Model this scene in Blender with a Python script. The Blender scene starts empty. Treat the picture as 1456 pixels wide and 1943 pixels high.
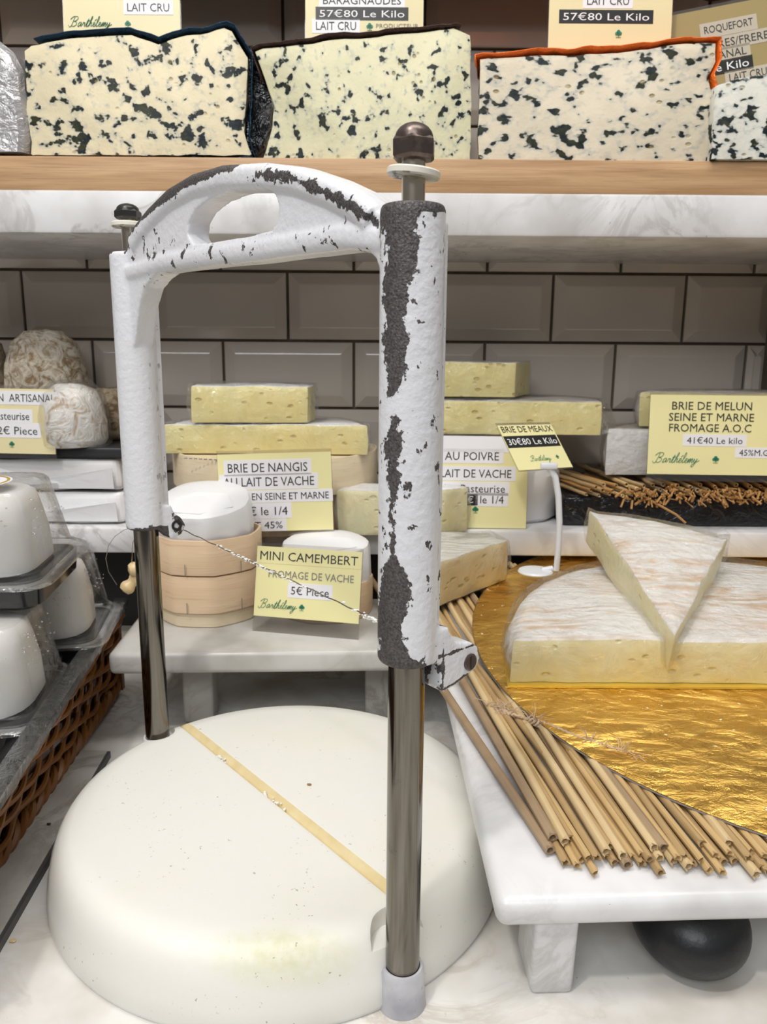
import bpy, bmesh, math, random
from mathutils import Vector, Matrix, noise
random.seed(7)
R_ = math.radians
SC = bpy.context.scene
COL = SC.collection

# ------------------------------------------------------------------ camera
W, H, F = 1456, 1943, 1460.0
TH, CH, RO = 0.2048, 0.3268, 0.00732
cd = bpy.data.cameras.new('camera'); cam = bpy.data.objects.new('camera', cd); COL.objects.link(cam)
right, up0, fwd = Vector((1, 0, 0)), Vector((0, math.sin(TH), math.cos(TH))), Vector((0, math.cos(TH), -math.sin(TH)))
cr = right * math.cos(RO) + up0 * math.sin(RO); cu_ = up0 * math.cos(RO) - right * math.sin(RO)
M = Matrix((cr, cu_, -fwd)).transposed().to_4x4(); M.translation = (0, 0, CH)
cam.matrix_world = M
cd.sensor_fit = 'VERTICAL'; cd.sensor_height = 24; cd.sensor_width = 18; cd.lens = 24 * F / H
cd.clip_start = 0.01; cd.clip_end = 20
cd.dof.use_dof = True; cd.dof.focus_distance = 0.42; cd.dof.aperture_fstop = 15
SC.camera = cam
SC.view_settings.view_transform = 'Standard'; SC.view_settings.look = 'None'
SC.view_settings.gamma = 1; SC.view_settings.use_curve_mapping = False
SC.view_settings.exposure = 0.10

# ------------------------------------------------------------------ light of the shop
wd = bpy.data.worlds.new('shop_air'); SC.world = wd; wd.use_nodes = True
wt = wd.node_tree; bg = wt.nodes['Background']
_tc = wt.nodes.new('ShaderNodeTexCoord'); _sx = wt.nodes.new('ShaderNodeSeparateXYZ'); wt.links.new(_tc.outputs['Generated'], _sx.inputs[0])
_rp = wt.nodes.new('ShaderNodeValToRGB'); wt.links.new(_sx.outputs[2], _rp.inputs[0])      # dim shop around, pale ceiling above
_rp.color_ramp.elements[0].position = 0.0; _rp.color_ramp.elements[0].color = (0.16, 0.15, 0.14, 1)
_rp.color_ramp.elements[1].position = 0.75; _rp.color_ramp.elements[1].color = (0.75, 0.74, 0.72, 1)
wt.links.new(_rp.outputs[0], bg.inputs[0]); bg.inputs[1].default_value = 0.62
def area(name, loc, target, sx, sy, power, col=(1, 1, 1)):
    l = bpy.data.lights.new(name, 'AREA'); l.shape = 'RECTANGLE'; l.size = sx; l.size_y = sy; l.energy = power; l.color = col
    o = bpy.data.objects.new(name, l); COL.objects.link(o); o.location = loc
    o.rotation_euler = (Vector(target) - Vector(loc)).to_track_quat('-Z', 'Y').to_euler(); return o
area('ceiling_light', (0.1, 0.12, 1.9), (0.02, 0.5, 0.1), 1.5, 0.4, 15, (1, 0.97, 0.93))
area('front_fill_light', (-0.45, -1.2, 1.45), (0, 0.6, 0.3), 1.3, 0.6, 15, (0.95, 0.97, 1.0))  # fill light added above and behind the camera
area('spot_lamp', (-0.45, -0.25, 1.5), (-0.05, 0.6, 0.1), 0.09, 0.09, 7, (1, 0.95, 0.88))

# ------------------------------------------------------------------ pixel helpers (measuring the photograph)
def ray(x, y):
    u = (x - W / 2) / F; v = -(y - H / 2) / F; c, s = math.cos(RO), math.sin(RO)
    u, v = c * u - s * v, s * u + c * v
    return Vector((u, math.cos(TH) + v * math.sin(TH), -math.sin(TH) + v * math.cos(TH)))
def at(x, y, Y):
    d = ray(x, y); return d * (Y / d.y) + Vector((0, 0, CH))
def on(x, y, z):
    d = ray(x, y); return d * ((z - CH) / d.z) + Vector((0, 0, CH))

# ------------------------------------------------------------------ material helpers
class NT:
    def __init__(s, name):
        s.m = bpy.data.materials.new(name); s.m.use_nodes = True; s.t = s.m.node_tree
        s.b = s.t.nodes['Principled BSDF']; s.out = s.t.nodes['Material Output']
        s.co = s.t.nodes.new('ShaderNodeTexCoord').outputs['Object']
    def n(s, ty, **kw):
        x = s.t.nodes.new('ShaderNode' + ty)
        for k, v in kw.items(): setattr(x, k, v)
        return x
    def set(s, node, i, v):
        if hasattr(v, 'links') or isinstance(v, bpy.types.NodeSocket): s.t.links.new(v, node.inputs[i])
        else:
            if isinstance(v, tuple) and len(v) == 3 and node.inputs[i].type == 'RGBA': v = v + (1,)
            node.inputs[i].default_value = v
    def noise(s, scale, detail=3, rough=0.5, dist=0, co=None, out=0):
        x = s.n('TexNoise'); s.set(x, 'Vector', co or s.co); s.set(x, 'Scale', float(scale)); s.set(x, 'Detail', float(detail))
        s.set(x, 'Roughness', rough); s.set(x, 'Distortion', float(dist)); return x.outputs[out]
    def vor(s, scale, co=None, feature='F1', rnd=1.0):
        x = s.n('TexVoronoi', feature=feature); s.set(x, 'Vector', co or s.co); s.set(x, 'Scale', float(scale)); s.set(x, 'Randomness', rnd); return x.outputs['Distance']
    def ramp(s, fac, stops, interp='LINEAR'):
        x = s.n('ValToRGB'); s.set(x, 0, fac); e = x.color_ramp; e.interpolation = interp
        while len(e.elements) < len(stops): e.elements.new(0.5)
        for el, (p, c) in zip(e.elements, stops):
            el.position = p; el.color = (c, c, c, 1) if isinstance(c, (int, float)) else tuple(c) + (1,)
        return x.outputs[0]
    def mix(s, fac, a, b, mode='MIX'):
        x = s.n('Mix', data_type='RGBA', blend_type=mode)
        for i, v in ((0, fac), (6, a), (7, b)): s.set(x, i, v)
        return x.outputs[2]
    def math(s, op, a, b=0.0, c=None):
        x = s.n('Math', operation=op); s.set(x, 0, a); s.set(x, 1, b)
        if c is not None: s.set(x, 2, c)
        return x.outputs[0]
    def map(s, scale=(1, 1, 1), rot=(0, 0, 0), loc=(0, 0, 0)):
        x = s.n('Mapping'); s.set(x, 'Vector', s.co); x.inputs['Scale'].default_value = scale; x.inputs['Rotation'].default_value = rot
        x.inputs['Location'].default_value = loc; return x.outputs[0]
    def bump(s, h, dist=0.001, strength=1.0):
        x = s.n('Bump'); s.set(x, 'Height', h); s.set(x, 'Distance', dist); s.set(x, 'Strength', strength); s.t.links.new(x.outputs[0], s.b.inputs['Normal']); return x
    def p(s, **kw):
        names = dict(col='Base Color', rough='Roughness', metal='Metallic', sss='Subsurface Weight', ior='IOR', coat='Coat Weight', spec='Specular IOR Level', alpha='Alpha', trans='Transmission Weight', coatr='Coat Roughness')
        for k, v in kw.items(): s.set(s.b, names[k], v)
        if 'sss' in kw:
            s.b.inputs['Subsurface Radius'].default_value = (1, 0.8, 0.55); s.b.inputs['Subsurface Scale'].default_value = 0.006
        return s
MAT = {}
def plain(name, col, rough=0.5, metal=0, **kw):
    t = NT(name); t.p(col=col, rough=rough, metal=metal, **kw); MAT[name] = t.m; return t.m

def make_materials():
    # marble
    for nm, base, vein in (('marble', (0.76, 0.76, 0.775), (0.46, 0.45, 0.44)), ('marble_warm', (0.76, 0.745, 0.715), (0.40, 0.34, 0.26)), ('marble_grey', (0.56, 0.55, 0.525), (0.28, 0.255, 0.215))):
        t = NT(nm); a = t.noise(11, 7, 0.62, 1.4); v = t.ramp(a, [(0.455, 0), (0.5, 1), (0.545, 0)])
        b = t.noise(5, 3, 0.5, 0.4); v2 = t.math('MULTIPLY', v, t.ramp(b, [(0.42, 0), (0.62, 0.8)]))
        c = t.mix(v2, base, vein); c = t.mix(t.math('MULTIPLY', t.ramp(t.noise(14, 4), [(0.44, 0), (0.70, 1)]), 0.65), c, vein)
        pit = t.ramp(t.noise(260, 2), [(0.74, 0), (0.77, 1)]); pit = t.math('MULTIPLY', pit, t.ramp(t.noise(30, 2), [(0.5, 0), (0.6, 1)]))
        c = t.mix(t.math('MULTIPLY', pit, 0.6), c, (0.2, 0.17, 0.13))
        t.p(col=c, rough=0.28, sss=0.12); t.bump(t.math('SUBTRACT', t.noise(40, 2), t.math('MULTIPLY', pit, 1.5)), 0.0008, 0.5); MAT[nm] = t.m
    # nylon of the cutting base
    t = NT('nylon'); st = t.math('MULTIPLY', t.ramp(t.noise(11, 3, 0.5, 0.3), [(0.5, 0), (0.75, 1)]), 0.35)
    c = t.mix(st, (0.80, 0.79, 0.745), (0.77, 0.76, 0.58))
    gm = t.n('TexGradient', gradient_type='SPHERICAL'); q_ = on(545, 1800, 0.04) - Vector((-0.0661, 0.4588, 0))
    mp = t.n('Mapping'); t.set(mp, 'Vector', t.co); mp.inputs['Location'].default_value = (-q_.x, -q_.y, -0.04); mp2 = t.n('Mapping'); t.t.links.new(mp.outputs[0], mp2.inputs[0]); mp2.inputs['Scale'].default_value = (19, 75, 40); t.t.links.new(mp2.outputs[0], gm.inputs[0])
    c = t.mix(t.math('MULTIPLY', t.math('MULTIPLY', gm.outputs['Fac'], t.ramp(t.noise(140, 4, 0.6), [(0.3, 0.3), (0.6, 1)])), 0.75), c, (0.55, 0.56, 0.26))
    sp = t.math('MULTIPLY', t.ramp(t.noise(420, 2, 0.6), [(0.685, 0), (0.72, 1)]), t.ramp(t.noise(26, 2), [(0.50, 0), (0.62, 1)]))
    c = t.mix(t.math('MULTIPLY', sp, 0.7), c, (0.23, 0.2, 0.13))
    t.p(col=c, rough=0.42, sss=0.35); t.b.inputs['Subsurface Scale'].default_value = 0.012
    t.bump(t.noise(60, 4), 0.0006, 0.35); MAT['nylon'] = t.m
    t = NT('nylon_groove'); t.p(col=t.mix(t.ramp(t.noise(90, 3), [(0.3, 0), (0.7, 1)]), (0.78, 0.68, 0.42), (0.70, 0.57, 0.31)), rough=0.5, sss=0.2); MAT['nylon_groove'] = t.m
    t = NT('nylon_grey'); g = t.ramp(t.noise(45, 3), [(0.35, 0), (0.7, 1)])
    sc_ = t.ramp(t.noise(300, 3), [(0.66, 0), (0.7, 1)])
    t.p(col=t.mix(t.math('MULTIPLY', sc_, 0.5), t.mix(g, (0.56, 0.56, 0.59), (0.34, 0.34, 0.38)), (0.25, 0.24, 0.25)), rough=0.3, sss=0.3); MAT['nylon_grey'] = t.m
    # peeling white paint over dark cast metal: wear is a mask stored on the casting
    t = NT('peeling_paint'); at_ = t.n('Attribute', attribute_name='wear').outputs['Fac']
    n1 = t.noise(95, 6, 0.68, 0.3); n2 = t.noise(360, 3, 0.6)
    w = t.math('ADD', at_, t.math('MULTIPLY', t.math('SUBTRACT', n1, 0.5), 2.3)); w = t.math('ADD', w, t.math('MULTIPLY', t.math('SUBTRACT', n2, 0.5), 0.8))
    chip = t.math('MULTIPLY', t.ramp(t.noise(170, 4, 0.62, 0.3, t.map((1, 1, 0.6), (0, 0, 0), (5, 2, 1))), [(0.622, 0), (0.634, 1)]), t.ramp(at_, [(0.0, 0), (0.02, 1)]))
    w = t.math('MAXIMUM', w, chip)
    mask = t.ramp(w, [(0.49, 0), (0.515, 1)])
    metal = t.mix(t.ramp(t.noise(900, 2), [(0.35, 0), (0.65, 1)]), (0.055, 0.05, 0.05), (0.13, 0.12, 0.12))
    edge = t.math('MULTIPLY', t.ramp(w, [(0.44, 0), (0.49, 1)]), 0.25)
    paint = t.mix(edge, (0.74, 0.75, 0.79), (0.45, 0.45, 0.48))
    t.p(col=t.mix(mask, paint, metal), rough=t.mix(mask, (0.27,) * 3, (0.55,) * 3), metal=t.math('MULTIPLY', mask, 0.35))
    hgt = t.math('ADD', t.math('MULTIPLY', t.math('SUBTRACT', 1.0, mask), 0.5), t.math('MULTIPLY', t.noise(260, 3), 0.55))
    hgt = t.math('ADD', hgt, t.math('MULTIPLY', t.math('MULTIPLY', t.noise(1100, 2), mask), 0.5))
    t.bump(hgt, 0.0012, 0.85); MAT['peeling_paint'] = t.m
    # metals
    t = NT('steel_rod'); s_ = t.noise(160, 4, 0.6, 0.2, t.map((1, 1, 0.06)))
    wr = t.ramp(t.noise(60, 5, 0.7), [(0.62, 0), (0.72, 1)])
    t.p(col=t.mix(t.math('MULTIPLY', wr, 0.5), t.mix(s_, (0.09, 0.082, 0.072), (0.30, 0.275, 0.24)), (0.1, 0.09, 0.08)), metal=1.0, rough=t.ramp(s_, [(0.3, 0.08), (0.7, 0.20)])); MAT['steel_rod'] = t.m
    t = NT('steel_bright'); t.p(col=(0.55, 0.5, 0.42), metal=1.0, rough=0.22); MAT['steel_bright'] = t.m
    t = NT('nut_brown'); r0 = t.ramp(t.noise(220, 4), [(0.5, 0), (0.72, 1)]); t.p(col=t.mix(t.math('MULTIPLY', r0, 0.6), (0.105, 0.08, 0.072), (0.26, 0.2, 0.17)), metal=0.75, rough=0.35); t.bump(t.noise(400, 3), 0.0003, 0.4); MAT['nut_brown'] = t.m
    t = NT('nut_black'); t.p(col=(0.05, 0.048, 0.046), metal=0.6, rough=0.3); MAT['nut_black'] = t.m
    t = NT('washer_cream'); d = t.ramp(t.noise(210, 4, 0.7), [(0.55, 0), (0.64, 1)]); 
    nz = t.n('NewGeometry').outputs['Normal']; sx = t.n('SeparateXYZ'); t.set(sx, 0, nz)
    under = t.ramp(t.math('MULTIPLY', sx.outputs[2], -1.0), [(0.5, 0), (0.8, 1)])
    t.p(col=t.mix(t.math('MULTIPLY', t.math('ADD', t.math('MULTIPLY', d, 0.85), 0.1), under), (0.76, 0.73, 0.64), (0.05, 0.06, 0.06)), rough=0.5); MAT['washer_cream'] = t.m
    # tiles
    t = NT('tile_glaze'); t.p(col=t.mix(t.ramp(t.noise(7, 2), [(0.3, 0), (0.7, 1)]), (0.50, 0.45, 0.40), (0.58, 0.525, 0.465)), rough=0.16, coat=0.3); t.bump(t.noise(55, 2), 0.0006, 0.3); MAT['tile_glaze'] = t.m
    t = NT('grout'); t.p(col=t.mix(t.noise(60, 3), (0.10, 0.075, 0.055), (0.2, 0.16, 0.12)), rough=0.9); MAT['grout'] = t.m
    # woods
    def wood(nm, a, b, sc=(2, 30, 30), dist=2.5, rough=0.5):
        t = NT(nm); g = t.noise(9, 5, 0.6, dist, t.map(sc)); f_ = t.noise(80, 3, 0.6, 0, t.map((sc[0] * 0.4, sc[1], sc[2])))
        c = t.mix(t.ramp(g, [(0.3, 0), (0.7, 1)]), a, b); c = t.mix(t.math('MULTIPLY', t.ramp(f_, [(0.55, 0), (0.7, 1)]), 0.35), c, tuple(x * 0.6 for x in b))
        t.p(col=c, rough=rough); t.bump(f_, 0.0004, 0.4); MAT[nm] = t.m
    wood('board_wood', (0.60, 0.39, 0.215), (0.36, 0.20, 0.09), (0.6, 11, 11), 0.5)
    wood('box_wood', (0.77, 0.58, 0.39), (0.68, 0.48, 0.30), (0.6, 0.6, 7), 0.6)
    wood('box_wood_pale', (0.80, 0.69, 0.50), (0.70, 0.57, 0.38), (0.6, 0.6, 7), 0.6)
    # blue cheese
    for nm, base, sc, sx_, thr, seed in (('blue_paste_cream', (0.74, 0.66, 0.46), 105, 0.9, 0.585, 0), ('blue_paste_pale', (0.70, 0.67, 0.46), 100, 1.15, 0.595, 5), ('blue_paste_pink', (0.71, 0.64, 0.50), 98, 0.66, 0.585, 11), ('blue_paste_grey', (0.68, 0.67, 0.60), 120, 0.7, 0.575, 17)):
        t = NT(nm); co = t.map((sx_, 1, 1), (0, 0.2, 0), (seed, 0, seed * 0.7))
        a = t.noise(sc, 2.5, 0.55, 0.12, co); b = t.noise(sc * 0.28, 2, 0.5, 0, co)
        v = t.math('ADD', a, t.math('MULTIPLY', t.math('SUBTRACT', b, 0.5), 0.30))
        hal = t.ramp(v, [(thr - 0.10, 0), (thr + 0.01, 1)]); core = t.ramp(v, [(thr - 0.008, 0), (thr + 0.028, 1)])
        dark = t.mix(t.ramp(t.noise(sc * 1.5, 2, 0.5, 0, co), [(0.4, 0), (0.62, 1)]), (0.008, 0.016, 0.022), (0.035, 0.038, 0.018))
        c = t.mix(t.ramp(t.noise(25, 3), [(0.35, 0), (0.7, 0.6)]), base, tuple(x * 0.84 for x in base))
        c = t.mix(t.math('MULTIPLY', hal, 0.50), c, (0.27, 0.33, 0.36)); c = t.mix(core, c, dark)
        pit = t.ramp(t.vor(95, co), [(0.10, 1), (0.2, 0)]); pit = t.math('MULTIPLY', pit, t.ramp(t.noise(30, 1, 0.5, 0, t.map(loc=(3, 3, 3))), [(0.52, 0), (0.6, 1)]))
        c = t.mix(t.math('MULTIPLY', pit, 0.75), c, (0.30, 0.22, 0.08))
        t.p(col=c, rough=0.5, spec=0.2, sss=0.05)
        hh = t.math('SUBTRACT', t.math('MULTIPLY', t.noise(45, 4, 0.6), 0.9), t.math('ADD', t.math('MULTIPLY', core, 0.55), t.math('MULTIPLY', pit, 0.8)))
        t.bump(hh, 0.0022, 0.75); MAT[nm] = t.m
    # brie paste and rind
    for nm, a, b, hole in (('brie_paste', (0.90, 0.82, 0.44), (0.87, 0.76, 0.36), 0.5), ('brie_paste_soft', (0.92, 0.87, 0.60), (0.90, 0.80, 0.46), 0.2), ('brie_paste_tan', (0.80, 0.70, 0.46), (0.70, 0.55, 0.30), 0.5)):
        t = NT(nm); c = t.mix(t.ramp(t.noise(30, 3, 0.5, 0.5), [(0.35, 0), (0.7, 1)]), a, b)
        co = t.map((0.55, 0.55, 1)); pit = t.ramp(t.vor(120, co), [(0.14, 1), (0.26, 0)]); pit = t.math('MULTIPLY', pit, t.ramp(t.noise(60, 1), [(0.46, 0), (0.56, 1)]))
        c = t.mix(t.math('MULTIPLY', pit, hole), c, (0.45, 0.30, 0.07)); t.p(col=c, rough=0.33, sss=0.3)
        t.bump(t.math('SUBTRACT', t.noise(38, 4, 0.55, 0.6), t.math('MULTIPLY', pit, 0.6)), 0.0035, 0.7); MAT[nm] = t.m
    for nm, a, b, amt, sc in (('rind_white', (0.84, 0.84, 0.84), (0.74, 0.70, 0.62), 0.5, 40), ('rind_brie', (0.77, 0.75, 0.73), (0.60, 0.39, 0.22), 0.8, 34), ('rind_grey', (0.70, 0.68, 0.63), (0.30, 0.28, 0.24), 0.9, 45)):
        t = NT(nm); co = t.map((0.35, 1.5, 1), (0, 0, 0.12))
        s1 = t.noise(sc, 5, 0.65, 1.0, co); big = t.noise(14, 3, 0.6)
        k = t.math('MULTIPLY', t.ramp(s1, [(0.46, 0), (0.62, 1)]), t.ramp(big, [(0.40, 0.2), (0.60, 1)]))
        c = t.mix(t.math('MULTIPLY', k, amt), a, b); t.p(col=c, rough=0.7, sss=0.08)
        wv = t.n('TexWave', wave_type='BANDS', bands_direction='Y'); t.set(wv, 'Vector', t.map((1, 1, 1), (0, 0, 0.15))); t.set(wv, 'Scale', 38.0); t.set(wv, 'Distortion', 9.0); t.set(wv, 'Detail', 3.0)
        t.bump(t.math('ADD', t.math('MULTIPLY', wv.outputs[1], 0.22), t.math('ADD', t.math('MULTIPLY', t.noise(150, 4, 0.6), 0.6), t.math('MULTIPLY', s1, 0.8))), 0.0032, 0.75); MAT[nm] = t.m
    t = NT('rind_goat'); a = t.noise(70, 5, 0.65, 1.6); t.p(col=t.mix(t.ramp(a, [(0.38, 1), (0.56, 0)]), (0.66, 0.60, 0.50), (0.27, 0.18, 0.09)), rough=0.75); t.bump(a, 0.003, 1.0); MAT['rind_goat'] = t.m
    t = NT('rind_goat_white'); a = t.noise(60, 4, 0.6, 1.8); t.p(col=t.mix(t.ramp(a, [(0.34, 1), (0.5, 0)]), (0.82, 0.80, 0.77), (0.50, 0.38, 0.26)), rough=0.7, sss=0.1); t.bump(a, 0.0035, 1.0); MAT['rind_goat_white'] = t.m
    t = NT('goat_dark'); a = t.noise(90, 5, 0.65, 1.2); t.p(col=t.mix(t.ramp(a, [(0.38, 1), (0.6, 0)]), (0.42, 0.35, 0.25), (0.16, 0.10, 0.05)), rough=0.8); t.bump(a, 0.003, 1.0); MAT['goat_dark'] = t.m
    t = NT('fresh_cheese'); t.p(col=(0.86, 0.85, 0.83), rough=0.4, sss=0.4); t.bump(t.noise(130, 3), 0.0006, 0.4); MAT['fresh_cheese'] = t.m
    # paper, foil
    t = NT('white_paper'); t.p(col=(0.84, 0.84, 0.86), rough=0.45); t.bump(t.noise(28, 3, 0.5, 1.5), 0.003, 0.35); MAT['white_paper'] = t.m
    t = NT('grey_paper'); t.p(col=(0.72, 0.71, 0.71), rough=0.5); t.bump(t.noise(22, 3, 0.5, 1.2), 0.004, 0.4); MAT['grey_paper'] = t.m
    for nm, c, me, ro in (('foil_blue', (0.008, 0.035, 0.075), 0.6, 0.25), ('foil_brown', (0.05, 0.025, 0.02), 0.5, 0.25), ('foil_orange', (0.85, 0.16, 0.015), 0.3, 0.3), ('foil_silver', (0.46, 0.45, 0.46), 0.45, 0.28)):
        t = NT(nm); t.p(col=c, metal=me, rough=ro); t.bump(t.noise(60, 4, 0.6, 1.5), 0.004, 0.7); MAT[nm] = t.m
    t = NT('gold_foil'); co = t.map((1, 1.7, 1), (0, 0, 0.5)); a = t.noise(55, 6, 0.62, 0.5, co); b2 = t.noise(9, 2); big = t.noise(10, 3, 0.5, 0.6, t.map((1, 1.6, 1), (0, 0, 0.4)))
    sp = t.math('MULTIPLY', t.ramp(t.noise(150, 2, 0.5, 0, t.map(loc=(4, 0, 0))), [(0.72, 0), (0.75, 1)]), 0.7)
    t.p(col=t.mix(sp, t.mix(b2, (0.92, 0.56, 0.13), (0.72, 0.46, 0.12)), (0.9, 0.85, 0.7)), metal=t.math('SUBTRACT', 1.0, sp), rough=t.ramp(a, [(0.35, 0.22), (0.65, 0.42)]))
    t.bump(t.math('ADD', t.math('ADD', t.math('MULTIPLY', a, 0.8), t.math('MULTIPLY', big, 3.0)), t.math('MULTIPLY', sp, 0.3)), 0.0045, 0.7); MAT['gold_foil'] = t.m
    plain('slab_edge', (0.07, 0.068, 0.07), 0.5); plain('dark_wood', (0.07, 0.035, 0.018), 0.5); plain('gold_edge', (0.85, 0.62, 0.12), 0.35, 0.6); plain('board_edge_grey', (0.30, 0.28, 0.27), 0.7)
    # cards
    for nm, c in (('card_yellow', (0.86, 0.80, 0.42)), ('card_cream', (0.80, 0.71, 0.42)), ('card_shaded', (0.36, 0.28, 0.12))):  # last card colour has the shade on its tag painted in
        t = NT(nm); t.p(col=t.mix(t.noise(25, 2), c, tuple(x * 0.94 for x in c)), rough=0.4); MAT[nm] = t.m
    plain('label_white', (0.82, 0.81, 0.84), 0.4); plain('label_black', (0.018, 0.018, 0.018), 0.4); plain('label_shaded', (0.5, 0.45, 0.36), 0.5)  # last label is the white sticker with shade put into its colour
    plain('ink_black', (0.035, 0.033, 0.03), 0.5); plain('ink_white', (0.85, 0.85, 0.85), 0.5); plain('ink_grey', (0.22, 0.21, 0.2), 0.5)
    plain('ink_green', (0.02, 0.20, 0.11), 0.5)
    # plastics
    def clear(nm, tint, gl, rough, bump=None, base=0.06, haze=0.0, scale=60):
        t = NT(nm); t.t.nodes.remove(t.b); tr = t.n('BsdfTransparent'); t.set(tr, 0, tint); g = t.n('BsdfGlossy'); t.set(g, 0, (1.0, 1.0, 1.0)); t.set(g, 1, rough)
        lw = t.n('LayerWeight'); t.set(lw, 0, 0.35); f_ = t.math('ADD', t.math('MULTIPLY', lw.outputs[0], gl), base); f_ = t.math('MINIMUM', f_, 1.0)
        if bump:
            bn = t.n('Bump'); t.set(bn, 'Height', t.noise(scale, 4, 0.6, 1.5)); t.set(bn, 'Distance', bump); t.t.links.new(bn.outputs[0], g.inputs['Normal']); t.t.links.new(bn.outputs[0], lw.inputs['Normal'])
        mx = t.n('MixShader'); t.set(mx, 0, f_); t.t.links.new(tr.outputs[0], mx.inputs[1]); t.t.links.new(g.outputs[0], mx.inputs[2]); o_ = mx.outputs[0]
        if haze:
            df = t.n('BsdfDiffuse'); t.set(df, 0, (0.85, 0.85, 0.85)); m2 = t.n('MixShader'); t.set(m2, 0, haze); t.t.links.new(o_, m2.inputs[1]); t.t.links.new(df.outputs[0], m2.inputs[2]); o_ = m2.outputs[0]
        t.t.links.new(o_, t.out.inputs[0]); MAT[nm] = t.m
    clear('clear_plastic', (0.90, 0.90, 0.90), 0.5, 0.05, 0.0008, 0.04, 0.02)
    clear('plastic_wrap', (0.985, 0.985, 0.98), 0.40, 0.09, 0.007, 0.025, 0.015, 55)
    clear('acrylic', (0.90, 0.89, 0.87), 0.5, 0.04, None, 0.05, 0.02)
    clear('grey_film', (0.30, 0.29, 0.28), 0.7, 0.10, 0.002, 0.10, 0.03, 80)
    plain('black_plastic', (0.012, 0.012, 0.013), 0.14); plain('slate', (0.02, 0.021, 0.024), 0.45)
    plain('white_plastic', (0.72, 0.74, 0.78), 0.3); plain('dark_panel', (0.012, 0.011, 0.010), 0.6)
    t = NT('black_gloss_wrap'); t.p(col=(0.008, 0.008, 0.01), rough=0.1); t.bump(t.noise(40, 4, 0.6, 1.5), 0.006, 0.8); MAT['black_gloss_wrap'] = t.m
    t = NT('black_enamel'); t.p(col=(0.008, 0.009, 0.011), rough=0.38); t.bump(t.noise(240, 3), 0.0006, 0.4); MAT['black_enamel'] = t.m
    plain('bead_wood', (0.72, 0.55, 0.30), 0.35); plain('crumb', (0.82, 0.82, 0.78), 0.6); plain('brown_crumb', (0.30, 0.16, 0.06), 0.8)
    t = NT('wicker'); t.p(col=t.mix(t.noise(45, 3, 0.6), (0.30, 0.115, 0.02), (0.10, 0.035, 0.008)), rough=0.38); t.bump(t.noise(300, 3), 0.0005, 0.5); MAT['wicker'] = t.m
    for i, (a, b) in enumerate((((0.66, 0.48, 0.24), (0.50, 0.33, 0.14)), ((0.56, 0.40, 0.20), (0.36, 0.23, 0.10)), ((0.72, 0.57, 0.33), (0.58, 0.42, 0.22)), ((0.48, 0.35, 0.22), (0.28, 0.19, 0.11)))):
        t = NT('straw_%d' % i); f_ = t.noise(500, 3, 0.6, 0, t.map((1, 0.03, 1))); t.p(col=t.mix(t.ramp(t.noise(30, 3), [(0.35, 0), (0.7, 1)]), t.mix(f_, a, b), b), rough=0.45); t.bump(f_, 0.0004, 0.6); MAT['straw_%d' % i] = t.m
    plain('straw_core', (0.16, 0.09, 0.04), 0.9); plain('twine', (0.56, 0.42, 0.28), 0.85)
    plain('straw_brown', (0.42, 0.22, 0.07), 0.6)
make_materials()

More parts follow.
